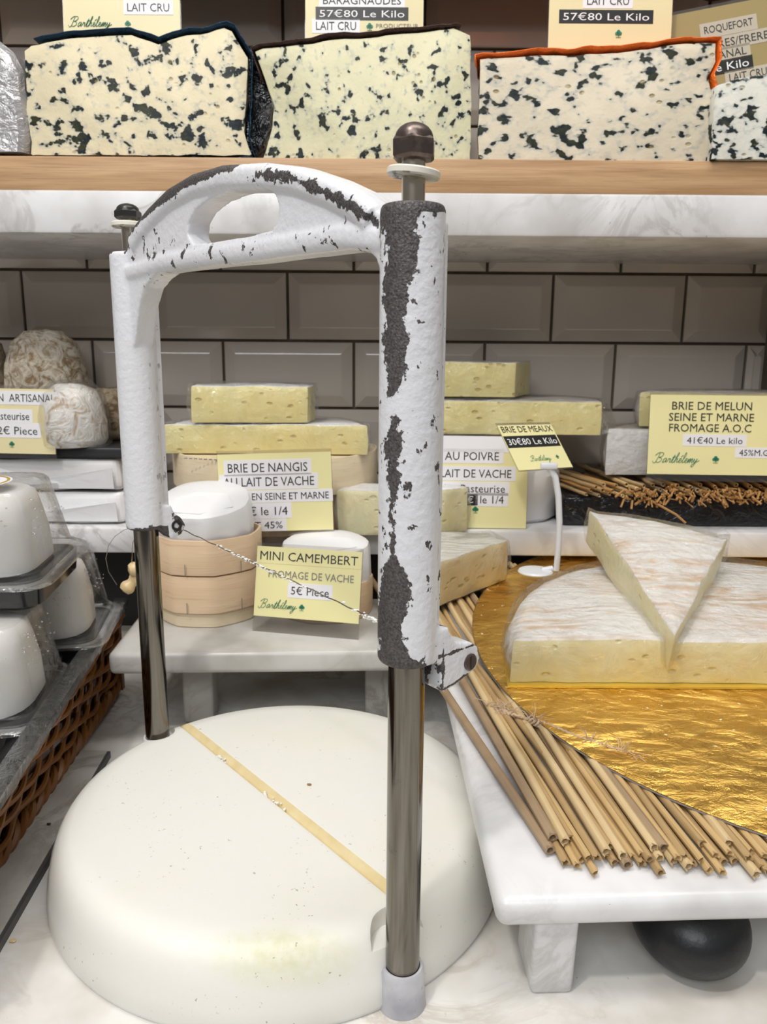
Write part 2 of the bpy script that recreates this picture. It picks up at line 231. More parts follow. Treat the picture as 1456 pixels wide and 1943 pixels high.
# ------------------------------------------------------------------ mesh helpers
class MB:
    def __init__(s): s.bm = bmesh.new()
    def box(s, c, d, bev=0.0, seg=2, rot=None):
        r = bmesh.ops.create_cube(s.bm, size=1.0); vs = r['verts']
        bmesh.ops.scale(s.bm, vec=d, verts=vs)
        if bev:
            es = {e for v in vs for e in v.link_edges}
            r2 = bmesh.ops.bevel(s.bm, geom=list(es), offset=bev, segments=seg, affect='EDGES', profile=0.5, clamp_overlap=True)
            vs = list({v for f in r2['faces'] for v in f.verts} | {v for v in vs if v.is_valid})
        if rot is not None: bmesh.ops.rotate(s.bm, cent=(0, 0, 0), matrix=rot.to_3x3(), verts=vs)
        bmesh.ops.translate(s.bm, vec=c, verts=vs); return s
    def rings(s, rings, cap0=True, cap1=True, closed=True):
        rv = [[s.bm.verts.new(p) for p in r] for r in rings]; n = len(rv[0])
        for a, b in zip(rv, rv[1:]):
            for i in range(n if closed else n - 1):
                j = (i + 1) % n; s.bm.faces.new((a[i], a[j], b[j], b[i]))
        if cap0: s.bm.faces.new(rv[0][::-1])
        if cap1: s.bm.faces.new(rv[-1])
        return rv
    def lathe(s, prof, c=(0, 0, 0), seg=48, rot=None, cap0=True, cap1=True):
        rg = []
        for r, z in prof:
            ring = [Vector((r * math.cos(2 * math.pi * k / seg), r * math.sin(2 * math.pi * k / seg), z)) for k in range(seg)]
            if rot is not None: ring = [rot @ p for p in ring]
            rg.append([p + Vector(c) for p in ring])
        s.rings(rg, cap0, cap1); return s
    def tube(s, pts, r, seg=8, cap=True):
        pts = [Vector(p) for p in pts]; rs = r if isinstance(r, (list, tuple)) else [r] * len(pts); rg = []; n0 = None
        for i, p in enumerate(pts):
            t = (pts[min(i + 1, len(pts) - 1)] - pts[max(i - 1, 0)]).normalized()
            if n0 is None: n0 = t.orthogonal().normalized()
            n0 = (n0 - t * n0.dot(t)).normalized(); b = t.cross(n0)
            rg.append([p + (n0 * math.cos(2 * math.pi * k / seg) + b * math.sin(2 * math.pi * k / seg)) * rs[i] for k in range(seg)])
        s.rings(rg, cap, cap); return s
    def prism(s, pts, axis_fn, d0, d1):
        s.rings([[axis_fn(p, d0) for p in pts], [axis_fn(p, d1) for p in pts]]); return s
    def ball(s, c, r, sc=(1, 1, 1), sub=2):
        v = bmesh.ops.create_icosphere(s.bm, subdivisions=sub, radius=r)['verts']
        bmesh.ops.scale(s.bm, vec=sc, verts=v); bmesh.ops.translate(s.bm, vec=c, verts=v); return s
    def jitter(s, amp, scale, seed=0.0):
        for v in s.bm.verts: v.co += noise.noise_vector(v.co * scale + Vector((seed, seed * 1.7, 0))) * amp
        return s
    def xf(s, m):
        for v in s.bm.verts: v.co = m @ v.co
        return s
    def build(s, name, mat, parent=None, world=False, sharp=40, smooth=True, subd=0):
        bmesh.ops.recalc_face_normals(s.bm, faces=s.bm.faces)
        if world and parent is not None:
            im = root_m(parent).inverted()
            for v in s.bm.verts: v.co = im @ v.co
        me = bpy.data.meshes.new(name); s.bm.to_mesh(me); s.bm.free()
        me.materials.append(MAT[mat] if isinstance(mat, str) else mat)
        if smooth:
            for p in me.polygons: p.use_smooth = True
            me.set_sharp_from_angle(angle=R_(sharp))
        o = bpy.data.objects.new(name, me); COL.objects.link(o)
        if parent is not None: o.parent = parent
        if subd:
            md = o.modifiers.new('smooth', 'SUBSURF'); md.levels = subd; md.render_levels = subd
        return o
def root_m(o):
    while o.parent is not None: o = o.parent
    return Matrix.LocRotScale(o.location, o.rotation_euler if o.rotation_mode != 'QUATERNION' else o.rotation_quaternion, o.scale)
def tag(o, label, cat, group=None, kind=None):
    if label: o['label'] = label
    if cat: o['category'] = cat
    if group: o['group'] = group
    if kind: o['kind'] = kind
    return o
def thing(name, label, cat, loc=(0, 0, 0), rot=(0, 0, 0), group=None):
    o = bpy.data.objects.new(name, None); COL.objects.link(o); o.location = loc; o.rotation_euler = rot; o.empty_display_size = 0.02
    return tag(o, label, cat, group)
def apply_mods(o):
    dg = bpy.context.evaluated_depsgraph_get(); dg.update()
    me = bpy.data.meshes.new_from_object(o.evaluated_get(dg)); old = o.data; o.modifiers.clear(); o.data = me; bpy.data.meshes.remove(old); return o

# ------------------------------------------------------------------ text on the cards (kept flat on the print)
TEXTS = []
def text_on(parent, txt, mat, cx, cz, w, h, y, bold=0.0, shear=0.0):
    cu = bpy.data.curves.new('lettering', 'FONT'); cu.body = txt; cu.size = 1.0; cu.offset = bold; cu.shear = shear; cu.resolution_u = 2
    o = bpy.data.objects.new('lettering', cu); COL.objects.link(o); TEXTS.append((o, parent, mat, cx, cz, w, h, y))
def flush_text():
    dg = bpy.context.evaluated_depsgraph_get(); dg.update()
    for o, parent, mat, cx, cz, w, h, y in TEXTS:
        me = bpy.data.meshes.new_from_object(o.evaluated_get(dg))
        xs = [v.co.x for v in me.vertices]; ys = [v.co.y for v in me.vertices]
        x0, x1, y0, y1 = min(xs), max(xs), min(ys), max(ys)
        for v in me.vertices:
            v.co = Vector((cx + ((v.co.x - x0) / (x1 - x0) - 0.5) * w, y, cz + ((v.co.y - y0) / (y1 - y0) - 0.5) * h))
        me.materials.clear(); me.materials.append(MAT[mat]); me.name = 'lettering'
        cu = o.data; bpy.data.objects.remove(o); bpy.data.curves.remove(cu)
        n = bpy.data.objects.new('lettering', me); COL.objects.link(n); n.parent = parent
    TEXTS.clear()
SCRIPT = {  # handwriting strokes of the cards, one unit = x-height
    'B': ([(0.5, 2.0), (0.35, 1.2), (0.1, 0.1), (-0.3, -0.1), (-0.6, 0.3)], [(-0.4, 1.5), (0.2, 2.1), (1.1, 2.1), (1.3, 1.7), (0.9, 1.2), (0.5, 1.1), (1.1, 0.9), (1.2, 0.4), (0.7, 0.0), (0.2, 0.1)], 1.5),
    'a': ([(0.0, 0.2), (0.3, 0.0), (0.8, 0.6), (0.7, 0.9), (0.4, 0.9), (0.15, 0.5), (0.25, 0.05), (0.6, 0.3), (0.8, 0.85), (0.75, 0.1), (1.0, 0.15)], 1.0),
    'r': ([(0.0, 0.15), (0.3, 0.95), (0.35, 0.75), (0.65, 0.8), (0.55, 0.2), (0.7, 0.02), (0.9, 0.15)], 0.85),
    't': ([(0.0, 0.15), (0.5, 1.7), (0.25, 0.1), (0.4, 0.0), (0.7, 0.2)], [(0.1, 1.15), (0.8, 1.25)], 0.65),
    'h': ([(0.0, 0.15), (0.5, 1.5), (0.6, 2.1), (0.4, 2.0), (0.1, 0.0), (0.4, 0.8), (0.65, 0.85), (0.6, 0.1), (0.9, 0.15)], 0.9),
    'e': ([(0.0, 0.2), (0.5, 0.6), (0.45, 0.95), (0.2, 0.8), (0.15, 0.2), (0.4, 0.0), (0.7, 0.2)], 0.7),
    'E': ([(0.0, 0.2), (0.5, 0.6), (0.45, 0.95), (0.2, 0.8), (0.15, 0.2), (0.4, 0.0), (0.7, 0.2)], [(0.35, 1.25), (0.7, 1.6)], 0.7),
    'l': ([(0.0, 0.2), (0.5, 1.3), (0.55, 2.1), (0.35, 2.0), (0.2, 0.3), (0.35, 0.0), (0.6, 0.2)], 0.6),
    'm': ([(0.0, 0.2), (0.2, 0.9), (0.15, 0.0), (0.5, 0.9), (0.6, 0.8), (0.5, 0.0), (0.9, 0.9), (1.0, 0.8), (0.95, 0.05), (1.2, 0.15)], 1.2),
    'y': ([(0.0, 0.3), (0.2, 0.9), (0.2, 0.2), (0.4, 0.05), (0.75, 0.9), (0.4, -0.6), (0.0, -0.9), (-0.1, -0.6), (0.5, 0.0), (1.3, 0.5)], 1.2)}
def script_on(parent, x, z, size, y, mat='ink_green', word='BarthElemy'):
    mb = MB(); cx = x
    for ch in word:
        d = SCRIPT[ch]
        for st in d[:-1]:
            pts = [Vector((cx + (px + 0.3 * pz) * size, y, z + pz * size)) for px, pz in st]
            out = []
            for i in range(len(pts) - 1):
                p0, p1, p2, p3 = pts[max(i - 1, 0)], pts[i], pts[i + 1], pts[min(i + 2, len(pts) - 1)]
                for k in range(4):
                    t = k / 4; out.append(0.5 * ((2 * p1) + (p2 - p0) * t + (2 * p0 - 5 * p1 + 4 * p2 - p3) * t * t + (3 * p1 - p0 - 3 * p2 + p3) * t ** 3))
            out.append(pts[-1]); mb.tube(out, size * 0.055, 4)
        cx += d[-1] * size
    return mb.build('script_lettering', mat, parent)
def clover(parent, x, z, s, y):
    mb = MB()
    for dx, dz, r in ((-0.35, 0.1, 0.33), (0.0, 0.45, 0.36), (0.38, 0.12, 0.33), (0.05, 0.0, 0.3)):
        mb.lathe([(r * s, -0.00015), (r * s, 0.00015)], (x + dx * s, y, z + dz * s), 14, Matrix.Rotation(math.pi / 2, 3, 'X'))
    mb.box((x + 0.05 * s, y, z - 0.35 * s), (0.12 * s, 0.0003, 0.4 * s)); mb.box((x, y, z - 0.62 * s), (1.0 * s, 0.0003, 0.06 * s))
    mb.build('clover_emblem', 'ink_green', parent)
def price_tag(label, o, rv, uv, w, h, card, lines, script=None, clov=None, sleeve=True, foot=None, drop=0.0, group='price tags', stand=None):
    """o = bottom-left corner of the card; rv / uv = directions along its width and height"""
    rv = Vector(rv).normalized(); uv = Vector(uv); uv = (uv - rv * uv.dot(rv)).normalized(); nv = rv.cross(uv)
    nv = uv.cross(rv) * -1
    m = Matrix((rv, uv.cross(rv), uv)).transposed()
    m = Matrix((rv, -rv.cross(uv), uv)).transposed()
    t = thing('price_tag', label, 'price tag', o, m.to_euler(), group)
    cdo = MB().box((w / 2, 0, h / 2), (w, 0.0006, h)).build('card', card, t)
    if sleeve:
        MB().box((w / 2, 0.0006, h / 2 + 0.001 - drop / 2), (w * 1.012, 0.0005, h + 0.004 + drop)).build('acrylic_sleeve', 'acrylic', t)
    if foot:
        pb = MB(); pb.box((w / 2, foot / 2, -drop - 0.0008), (w * 1.012, foot, 0.001)); pb.build('acrylic_foot', 'acrylic', t)
    k = 0
    for (txt, u, v, tw, th, style) in lines:
        y = -0.00075 - k * 0.00001; k += 1
        cx, cz = u * w, (1 - v) * h
        if style in ('white', 'black', 'dull', 'yellow'):
            s_ = MB().box((cx, -0.0004, cz), (tw * w + 0.10 * h, 0.0003, th * h * 1.75))
            s_.build('sticker', {'white': 'label_white', 'black': 'label_black', 'dull': 'label_shaded', 'yellow': 'card_yellow'}[style], cdo)
        ink = {'black': 'ink_white', 'grey': 'ink_grey'}.get(style, 'ink_black')
        if txt: text_on(cdo, txt, ink, cx, cz, tw * w, th * h, y, 0.0)
    if script: script_on(cdo, script[0] * w, (1 - script[1]) * h, script[2] * h, -0.0007)
    if clov: clover(cdo, clov[0] * w, (1 - clov[1]) * h, clov[2] * h, -0.0007)
    return t

# ================================================================== SETTING
YW = 0.96; YU = 0.755; YL = 0.775
def structure(name, mb, mat, **kw):
    o = mb.build(name, mat, **kw); o['kind'] = 'structure'; return o
def build_setting():
    structure('counter', MB().box((0.1, 0.55, -0.02), (2.4, 1.3, 0.04)), 'marble_warm')
    # tiled back wall: bevelled tiles in running bond
    z1, z2 = at(728, 517, YW).z, at(728, 648, YW).z; ph = z1 - z2
    pw = (at(1047, 580, YW).x - at(547, 580, YW).x) / 2; x0 = at(547, 580, YW).x
    mb = MB(); g = 0.0035
    for r in range(-6, 7):
        zc = z1 - ph / 2 - r * ph
        for k in range(-6, 6):
            xl = x0 + k * pw + (0.0 if r % 2 == 0 else -pw / 2)
            a, b, cz0, cz1 = xl + g / 2, xl + pw - g / 2, zc - ph / 2 + g / 2, zc + ph / 2 - g / 2
            if b > 0.462: b = 0.462
            if a > 0.45: continue
            rg = []
            for ins, y in ((0, YW), (0, YW - 0.004), (0.0015, YW - 0.005), (0.013, YW - 0.0105), (0.0145, YW - 0.0108)):
                rg.append([Vector((a + ins, y, cz0 + ins)), Vector((b - ins, y, cz0 + ins)), Vector((b - ins, y, cz1 - ins)), Vector((a + ins, y, cz1 - ins))])
            mb.rings(rg, False, True)
    structure('wall_back', mb, 'tile_glaze', smooth=False)
    structure('wall_back_grout', MB().box((0.1, YW + 0.011, 0.5), (2.4, 0.02, 1.4)), 'grout')
    structure('wall_right', MB().box((0.472, 0.86, 0.32), (0.02, 0.22, 0.26)), 'grout')
    # lower shelf with its dark front below, upper marble shelf with a beech board
    structure('shelf_lower', MB().box((0.05, (YL + YW) / 2 - 0.001, 0.133), (1.5, YW - YL - 0.004, 0.027), 0.003), 'marble')
    structure('shelf_lower_riser', MB().box((0.05, 0.90, 0.0595), (1.5, 0.03, 0.119)), 'dark_panel')
    zb, zt = at(728, 447, YU - 0.012).z, at(728, 364, YU - 0.012).z
    structure('shelf_upper', MB().box((0.05, (YU - 0.012 + YW) / 2 - 0.002, (zb + zt) / 2), (1.6, YW - YU + 0.008, zt - zb), 0.003), 'marble')
    zw = at(728, 299, YU - 0.010).z
    structure('trim_1', MB().box((0.05, (YU - 0.010 + YW) / 2 - 0.004, (zt + zw) / 2), (1.6, YW - YU - 0.002, zw - zt), 0.002), 'board_wood')
    # low marble slab at the left under the basket, its right side dark
    q = [(-0.62, 0.22), (-0.2045, 0.22), (-0.2245, 0.5763), (-0.62, 0.59)]
    mb = MB(); mb.rings([[Vector((x, y, z)) for x, y in q] for z in (0.0, 0.006)]); structure('slab_left', mb, 'marble_grey', smooth=False)
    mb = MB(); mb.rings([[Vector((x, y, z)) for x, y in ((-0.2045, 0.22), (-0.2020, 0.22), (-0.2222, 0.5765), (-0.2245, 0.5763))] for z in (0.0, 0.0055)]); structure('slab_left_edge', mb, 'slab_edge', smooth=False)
    # next shelf up, its underside just above the frame
    zs = at(1300, 6, YW).z
    structure('shelf_top', MB().box((0.05, 0.90, zs + 0.012), (1.6, 0.14, 0.024)), 'dark_wood')
    return zw
ZW = build_setting()

# ================================================================== CHEESE CUTTER
PA, PB = Vector((-0.1715, 0.541, 0)), Vector((0.0113, 0.3365, 0))
DD = (PB - PA).normalized(); NN = Vector((-DD.y, DD.x, 0)); LL = (PB - PA).length
def fr(s, o, z): return PA + DD * s + NN * o + Vector((0, 0, z))
def build_cutter():
    C0 = Vector((-0.0661, 0.4588, 0))
    t = thing('cheese_cutter', 'wire cheese cutter with chipped white frame on a round white nylon base', 'cheese cutter', C0)
    # base: turned block, groove and two pockets cut out of it
    prof = [(0.1440, 0.0), (0.1452, 0.004), (0.1440, 0.014), (0.1415, 0.025), (0.1385, 0.033), (0.1345, 0.0385), (0.1290, 0.0414), (0.120, 0.0419), (0.06, 0.0419)]
    base = MB().lathe(prof, C0, 128).build('base', 'nylon', t, world=True, sharp=60)
    sa, sb = on(355, 1387, 0.0419), on(737, 1699, 0.0419); sd = (sb - sa).normalized(); sn = Vector((-sd.y, sd.x, 0))
    s0, s1 = sa - sd * 0.03, sb + sd * 0.035
    def gv(p, o, z): q = p + sn * o; return Vector((q.x, q.y, z))
    sec = [(-0.0006, 0.0362), (0.0020, 0.0360), (0.0052, 0.0392), (0.0078, 0.0421), (0.0078, 0.044), (-0.0006, 0.044)]
    cut = MB(); cut.rings([[gv(s0, o, z) for o, z in sec], [gv(s1, o, z) for o, z in sec]])
    bc = cut.build('groove_cutter', 'nylon_groove', t, world=True, smooth=False)
    pc = MB(); pc.lathe([(0.0165, 0.031), (0.0165, 0.06)], (PB.x, PB.y + 0.003, 0), 40)
    pcut = pc.build('pocket_cutter', 'nylon', t, world=True, smooth=False)
    pc = MB(); pc.lathe([(0.013, 0.036), (0.013, 0.06)], (PA.x, PA.y, 0), 40)
    pcut2 = pc.build('pocket_cutter', 'nylon', t, world=True, smooth=False)
    for c_ in (bc, pcut, pcut2):
        md = base.modifiers.new('cut', 'BOOLEAN'); md.operation = 'DIFFERENCE'; md.solver = 'EXACT'; md.object = c_
        try: md.material_mode = 'TRANSFER'
        except Exception: pass
    apply_mods(base)
    for c_ in (bc, pcut, pcut2): bpy.data.objects.remove(c_)
    for p in base.data.polygons: p.use_smooth = True
    base.data.set_sharp_from_angle(angle=R_(35))
    # stains and crumbs in the groove
    mb = MB()
    for k in range(26):
        f_ = 0.24 + 0.05 * random.random() if k < 14 else 0.45 + 0.1 * random.random()
        p = gv(s0.lerp(s1, f_), 0.001 + 0.003 * random.random(), 0.0385 + random.random() * 0.002); mb.ball(p, 0.0006 + 0.0008 * random.random(), (1, 1, 0.7), 1)
    mb.build('cheese_crumb', 'crumb', t, world=True)['kind'] = 'stuff'
    # collars
    for P_, z1, nm in ((PB, 0.0225, 'nylon_grey'), (PA, 0.0385, 'nylon')):
        MB().lathe([(0.0124, 0.0), (0.0118, 0.004), (0.0112, z1 - 0.002), (0.0102, z1), (0.0090, z1), (0.0088, z1 - 0.006)], P_, 40).build('post_collar', nm, t, world=True, sharp=50)
    # guide posts
    for P_, zt, rr, zr in ((PB, 0.24, 0.00865, 0.405), (PA, 0.25, 0.0088, 0.412)):
        MB().lathe([(rr, 0.008), (rr, zt)], P_, 40).build('guide_post', 'steel_rod', t, world=True)
        MB().lathe([(0.0049, zt), (0.0049, zr)], P_, 28).build('threaded_rod', 'steel_bright', t, world=True)
    for P_, zw_, zn0, zn1, mt, tilt in ((PB, 0.3985, 0.4035, 0.4178, 'nut_brown', 0.10), (PA, 0.4085, 0.4120, 0.4222, 'nut_black', 0.0)):
        rot = Matrix.Rotation(tilt, 3, 'Y') @ Matrix.Rotation(tilt * 0.5, 3, 'X')
        MB().lathe([(0.0050, -0.0016), (0.0104, -0.0016), (0.0110, -0.001), (0.0110, 0.001), (0.0104, 0.0016), (0.0050, 0.0016)], P_ + Vector((0, 0, zw_)), 40, rot).build('washer', 'washer_cream', t, world=True)
        nb = MB(); h_ = (zn1 - zn0); ah = h_ * 0.58; rr = 0.0094 if mt == 'nut_brown' else 0.0088
        def hexr(r, z, a0=0.42): return [P_ + Vector((r * math.cos(a0 + k * math.pi / 3), r * math.sin(a0 + k * math.pi / 3), zn0 + z)) for k in range(6)]
        nb.rings([hexr(rr * 0.86, 0), hexr(rr, 0.0012), hexr(rr, ah - 0.0012), hexr(rr * 0.88, ah)])
        dr = rr * 0.84
        nb.lathe([(dr, zn0 + ah - 0.001)] + [(dr * math.cos(a), zn0 + ah + (h_ - ah) * math.sin(a)) for a in (0.15, 0.4, 0.7, 1.0, 1.3, 1.5)], P_, 32)
        nb.build('cap_nut', mt, t, world=True, sharp=30)
    # ---- frame casting: two sleeves, arched handle, lugs, merged into one skin
    fb = MB()
    fb.lathe([(0.0125, 0.187), (0.0137, 0.1885), (0.0137, 0.384), (0.0128, 0.3862)], PB, 48)
    fb.lathe([(0.0122, 0.2015), (0.0136, 0.203), (0.0136, 0.389), (0.0126, 0.3908)], PA, 48)
    outer = [(0.006, 0.386), (0.012, 0.394), (0.020, 0.4005), (0.0316, 0.4065), (0.05, 0.4135), (0.0753, 0.4205), (0.1043, 0.4238), (0.1358, 0.4231), (0.1759, 0.4178), (0.2025, 0.4119), (0.2265, 0.4036), (0.245, 0.3957), (0.256, 0.3885), (0.264, 0.382)]
    bottom = [(0.2640, 0.350), (0.2625, 0.358), (0.2590, 0.3655), (0.2540, 0.3695), (0.2485, 0.3712), (0.2338, 0.3713), (0.2013, 0.3718), (0.1641, 0.372), (0.1209, 0.3734), (0.0705, 0.3745), (0.0564, 0.3740), (0.046, 0.3715), (0.0335, 0.366), (0.0255, 0.357), (0.0195, 0.345), (0.0135, 0.330), (0.006, 0.33)]
    hole = [(0.0995, 0.3868), (0.094, 0.392), (0.0955, 0.3985), (0.104, 0.4042), (0.120, 0.4080), (0.140, 0.4092), (0.161, 0.4089), (0.1755, 0.4068), (0.1845, 0.4009), (0.1872, 0.3949), (0.1855, 0.3889), (0.1800, 0.3858), (0.1597, 0.3850), (0.1219, 0.3856)]
    wb_ = MB(); wb_.prism(outer + bottom, lambda p, d: fr(p[0], d, p[1]), -0.0072, 0.0072)
    web = wb_.build('web_piece', 'peeling_paint', t, world=True, smooth=False)
    hc = MB(); hc.prism(hole, lambda p, d: fr(p[0], d, p[1]), -0.03, 0.03)
    hcut = hc.build('hole_cutter', 'peeling_paint', t, world=True, smooth=False)
    md = web.modifiers.new('h', 'BOOLEAN'); md.operation = 'DIFFERENCE'; md.solver = 'EXACT'; md.object = hcut
    apply_mods(web)
    op = [fr(s, 0, z - 0.0065) for s, z in outer[2:-1]]
    def slab_along(pts, hw, hz):
        rg = []
        for i, p in enumerate(pts):
            tg = (pts[min(i + 1, len(pts) - 1)] - pts[max(i - 1, 0)]).normalized(); nz = NN.cross(tg).normalized()
            if nz.z < 0: nz = -nz
            rg.append([p + NN * (hw * math.copysign(abs(math.cos(a)) ** 0.6, math.cos(a))) + nz * (hz * math.copysign(abs(math.sin(a)) ** 0.6, math.sin(a))) for a in [2 * math.pi * k / 20 for k in range(20)]])
        return rg
    fb.rings(slab_along(op, 0.0105, 0.0065))
    bp = [fr(s, 0, z) for s, z in [(0.010, 0.377), (0.03, 0.3775), (0.0564, 0.3795), (0.0705, 0.3795), (0.1209, 0.3788), (0.1641, 0.3778), (0.2013, 0.3776), (0.2338, 0.3776), (0.264, 0.373)]]
    fb.rings(slab_along(bp, 0.0092, 0.0058))
    # flat rib down the lug side of each sleeve
    for P_, za, zb_ in ((PB, 0.187, 0.381), (PA, 0.203, 0.384)):
        fb.rings([[P_ + DD * d + NN * o + Vector((0, 0, z)) for d, o in ((-0.0045, 0.004), (-0.0045, 0.0165), (0.0052, 0.0165), (0.0052, 0.004))] for z in (za, zb_)])
    prl = [(0.002, 0.2035), (0.0150, 0.2030), (0.0165, 0.1985), (0.0195, 0.1945), (0.025, 0.1925), (0.031, 0.1912), (0.0365, 0.1872), (0.0378, 0.181), (0.035, 0.1765), (0.022, 0.1722), (0.0125, 0.1708), (0.0105, 0.1735), (0.0105, 0.186), (0.002, 0.187)]
    fb.prism(prl, lambda p, d: fr(d, p[0], p[1]), LL - 0.0005, LL + 0.0125)
    prl = [(0.002, 0.219), (0.0150, 0.218), (0.018, 0.2110), (0.0225, 0.2080), (0.026, 0.202), (0.0225, 0.195), (0.014, 0.193), (0.010, 0.197), (0.002, 0.203)]
    fb.prism(prl, lambda p, d: fr(d, p[0], p[1]), -0.002, 0.011)
    frame = fb.build('frame', 'peeling_paint', t, world=True, smooth=False)
    jb = bmesh.new(); jb.from_mesh(frame.data); jb.from_mesh(web.data); jb.to_mesh(frame.data); jb.free()
    ex = [web]
    md = frame.modifiers.new('r', 'REMESH'); md.mode = 'VOXEL'; md.voxel_size = 0.0009; md.use_smooth_shade = True
    md = frame.modifiers.new('s', 'SMOOTH'); md.factor = 0.5; md.iterations = 12
    apply_mods(frame)
    for e in ex + [hcut]: bpy.data.objects.remove(e)
    me = frame.data
    for p in me.polygons: p.use_smooth = True
    # wear mask: where hands and cheese have taken the paint off
    wear = me.attributes.new('wear', 'FLOAT', 'POINT')
    def interp(tab, z):
        if z <= tab[0][0]: return tab[0][1:]
        for a, b in zip(tab, tab[1:]):
            if z <= b[0]:
                f_ = (z - a[0]) / (b[0] - a[0]); return tuple(a[i] + (b[i] - a[i]) * f_ for i in range(1, len(a)))
        return tab[-1][1:]
    # (z, left edge, right edge) in sleeve radii, as seen from the front
    strip = [(0.186, -1.1, 0.75), (0.194, -1.1, 0.15), (0.202, -1.1, -0.2), (0.212, -1.1, -0.15), (0.222, -0.95, 0.15), (0.228, -0.95, 0.1), (0.238, -0.75, -0.35), (0.246, -0.65, -0.45), (0.253, -0.6, -0.55), (0.259, -0.75, -0.55), (0.266, -0.7, -0.5), (0.276, -0.8, -0.3), (0.288, -0.85, -0.3), (0.298, -0.7, -0.35), (0.304, -0.6, -0.45), (0.308, -0.85, -0.55), (0.314, -0.8, -0.3), (0.322, -0.85, -0.15), (0.330, -0.9, -0.1), (0.338, -0.9, -0.25), (0.348, -0.9, -0.15), (0.358, -0.95, 0.0), (0.368, -0.95, 0.05), (0.378, -1.0, 0.05), (0.381, -1.1, 0.15), (0.3835, -1.3, 1.3), (0.388, -1.3, 1.3)]
    band1 = [(0.012, 0.0045), (0.03, 0.006), (0.05, 0.0075), (0.075, 0.009), (0.10, 0.0085), (0.125, 0.007), (0.150, 0.005), (0.158, -0.001)]
    fo = [(s, z) for s, z in outer]
    def top_z(s): return interp([(a, b) for a, b in fo], s)[0]
    im = root_m(t)
    for v in me.vertices:
        w = im @ v.co; d = w - PA; s, o_, z = d.dot(DD), d.dot(NN), w.z
        val = -0.35
        u = (w.x - PB.x) / 0.0137; front = -(w.y - PB.y)
        rB = math.hypot(w.x - PB.x, w.y - PB.y); rA = math.hypot(w.x - PA.x, w.y - PA.y)
        if (rB < 0.0165 or (o_ < 0.0185 and abs(s - LL) < 0.012)) and z < 0.387:
            l_, r_ = interp(strip, z)
            if front > -0.003 or z < 0.19: val = max(val, min(1.0, min(u - l_, r_ + 0.08 - u) * 2.4 + 0.34))
            val = max(val, 0.05 + 0.08 * noise.noise(w * 60))                        # scattered chips
            if -0.18 < u < 0.05 and 0.262 < z < 0.276: val = max(val, 0.45)
        if s > LL - 0.001 and o_ > 0.008 and z < 0.200:                               # right lug: bare edges
            e = min(abs(s - (LL + 0.0125)), 0.02); edge_z = min(abs(z - 0.1725 - max(0, (o_ - 0.012)) * 0.17), abs(o_ - 0.0365), abs(z - 0.1895))
            ed = min(edge_z, abs(o_ - 0.0115) if s > LL + 0.006 else 1)
            val = max(val, 0.75 - ed * 420 if e < 0.003 else 0.55 - min(edge_z, e) * 500)
        if rA < 0.0165:
            val = max(val, 0.9 - (z - 0.2015) * 170, 0.01 if abs(w.x - PA.x) > 0.008 else -0.2)
            ua = (w.x - PA.x) / 0.0136
            val = max(val, 0.10 - abs(ua + 0.95) * 1.2 if z < 0.36 else val, 0.8 - abs(z - 0.3905) * 230 if s < 0.002 else val)
        if o_ > 0.010 and s < 0.02 and z < 0.22: val = max(val, 0.65 - abs(o_ - 0.021) * 70)
        if 0.010 < s < 0.262 and z > 0.363 and rB > 0.014:
            tz = top_z(s); dz = tz - z
            if s < 0.158:
                th = interp(band1, s)[0]; q = min(th - dz, dz + 0.0015 - 0.001 * 0) / 0.004
                if o_ < 0.0085: val = max(val, min(1.0, q + 0.25) if o_ < 0.006 else min(0.6, q - 0.1))
            else:
                c0 = 0.0062 + 0.001 * math.sin(s * 90); val = max(val, (0.80 if s > 0.172 else 0.45) - abs(dz - c0) * 150 if o_ < 0 else val)
            if z < 0.395 and o_ < 0: val = max(val, 0.12 - abs(z - 0.378) * 12)
            if 0.03 < s < 0.09 and z < 0.40 and o_ < 0: val = max(val, 0.14)
        wear.data[v.index].value = val
    # screw, wire, cheese on the wire
    rr = Matrix((NN, DD.cross(NN) * -1, DD)).transposed()
    sc = fr(LL + 0.0128, 0.0300, 0.1815)
    sb_ = MB(); sb_.lathe([(0.0042, -0.004), (0.0042, 0.0004), (0.0036, 0.0009)], sc, 24, rr); lsc = sb_.build('lug_screw', 'nut_brown', t, world=True)
    sl = MB(); sl.box(sc + DD * 0.0009, (0.0012, 0.0010, 0.006), 0, rot=Matrix.Rotation(math.atan2(DD.y, DD.x) - math.pi / 2, 4, 'Z')); sl.build('screw_slot', 'ink_black', lsc, world=True)
    scl = fr(0.0112, 0.0185, 0.2025)
    MB().lathe([(0.0040, -0.003), (0.0040, 0.0006), (0.0022, 0.0006), (0.0022, -0.001)], scl, 20, rr).build('lug_screw', 'nut_black', t, world=True)
    wa, wb = fr(0.0105, 0.0235, 0.1985), fr(LL + 0.0015, 0.0300, 0.1812)
    wm = MB(); n = 60; wm.tube([wa.lerp(wb, k / n) + Vector((0, 0, 0.0003 * math.sin(k * 1.3))) for k in range(n + 1)], 0.00042, 6); wm.build('cutting_wire', 'steel_bright', t, world=True)
    cm = MB()
    for k in range(150):
        f_ = random.choice((random.gauss(0.30, 0.06), random.gauss(0.46, 0.10), random.gauss(0.78, 0.03))); f_ = min(0.93, max(0.1, f_))
        cm.ball(wa.lerp(wb, f_) + Vector((random.gauss(0, 0.0004), 0, random.gauss(-0.0003, 0.0006) - (0.0012 * random.random() if abs(f_ - 0.78) < 0.04 else 0))), 0.0004 + 0.0006 * random.random(), (1.4, 1, 0.8), 1)
    cm.build('cheese_residue', 'crumb', t, world=True)['kind'] = 'stuff'
build_cutter()

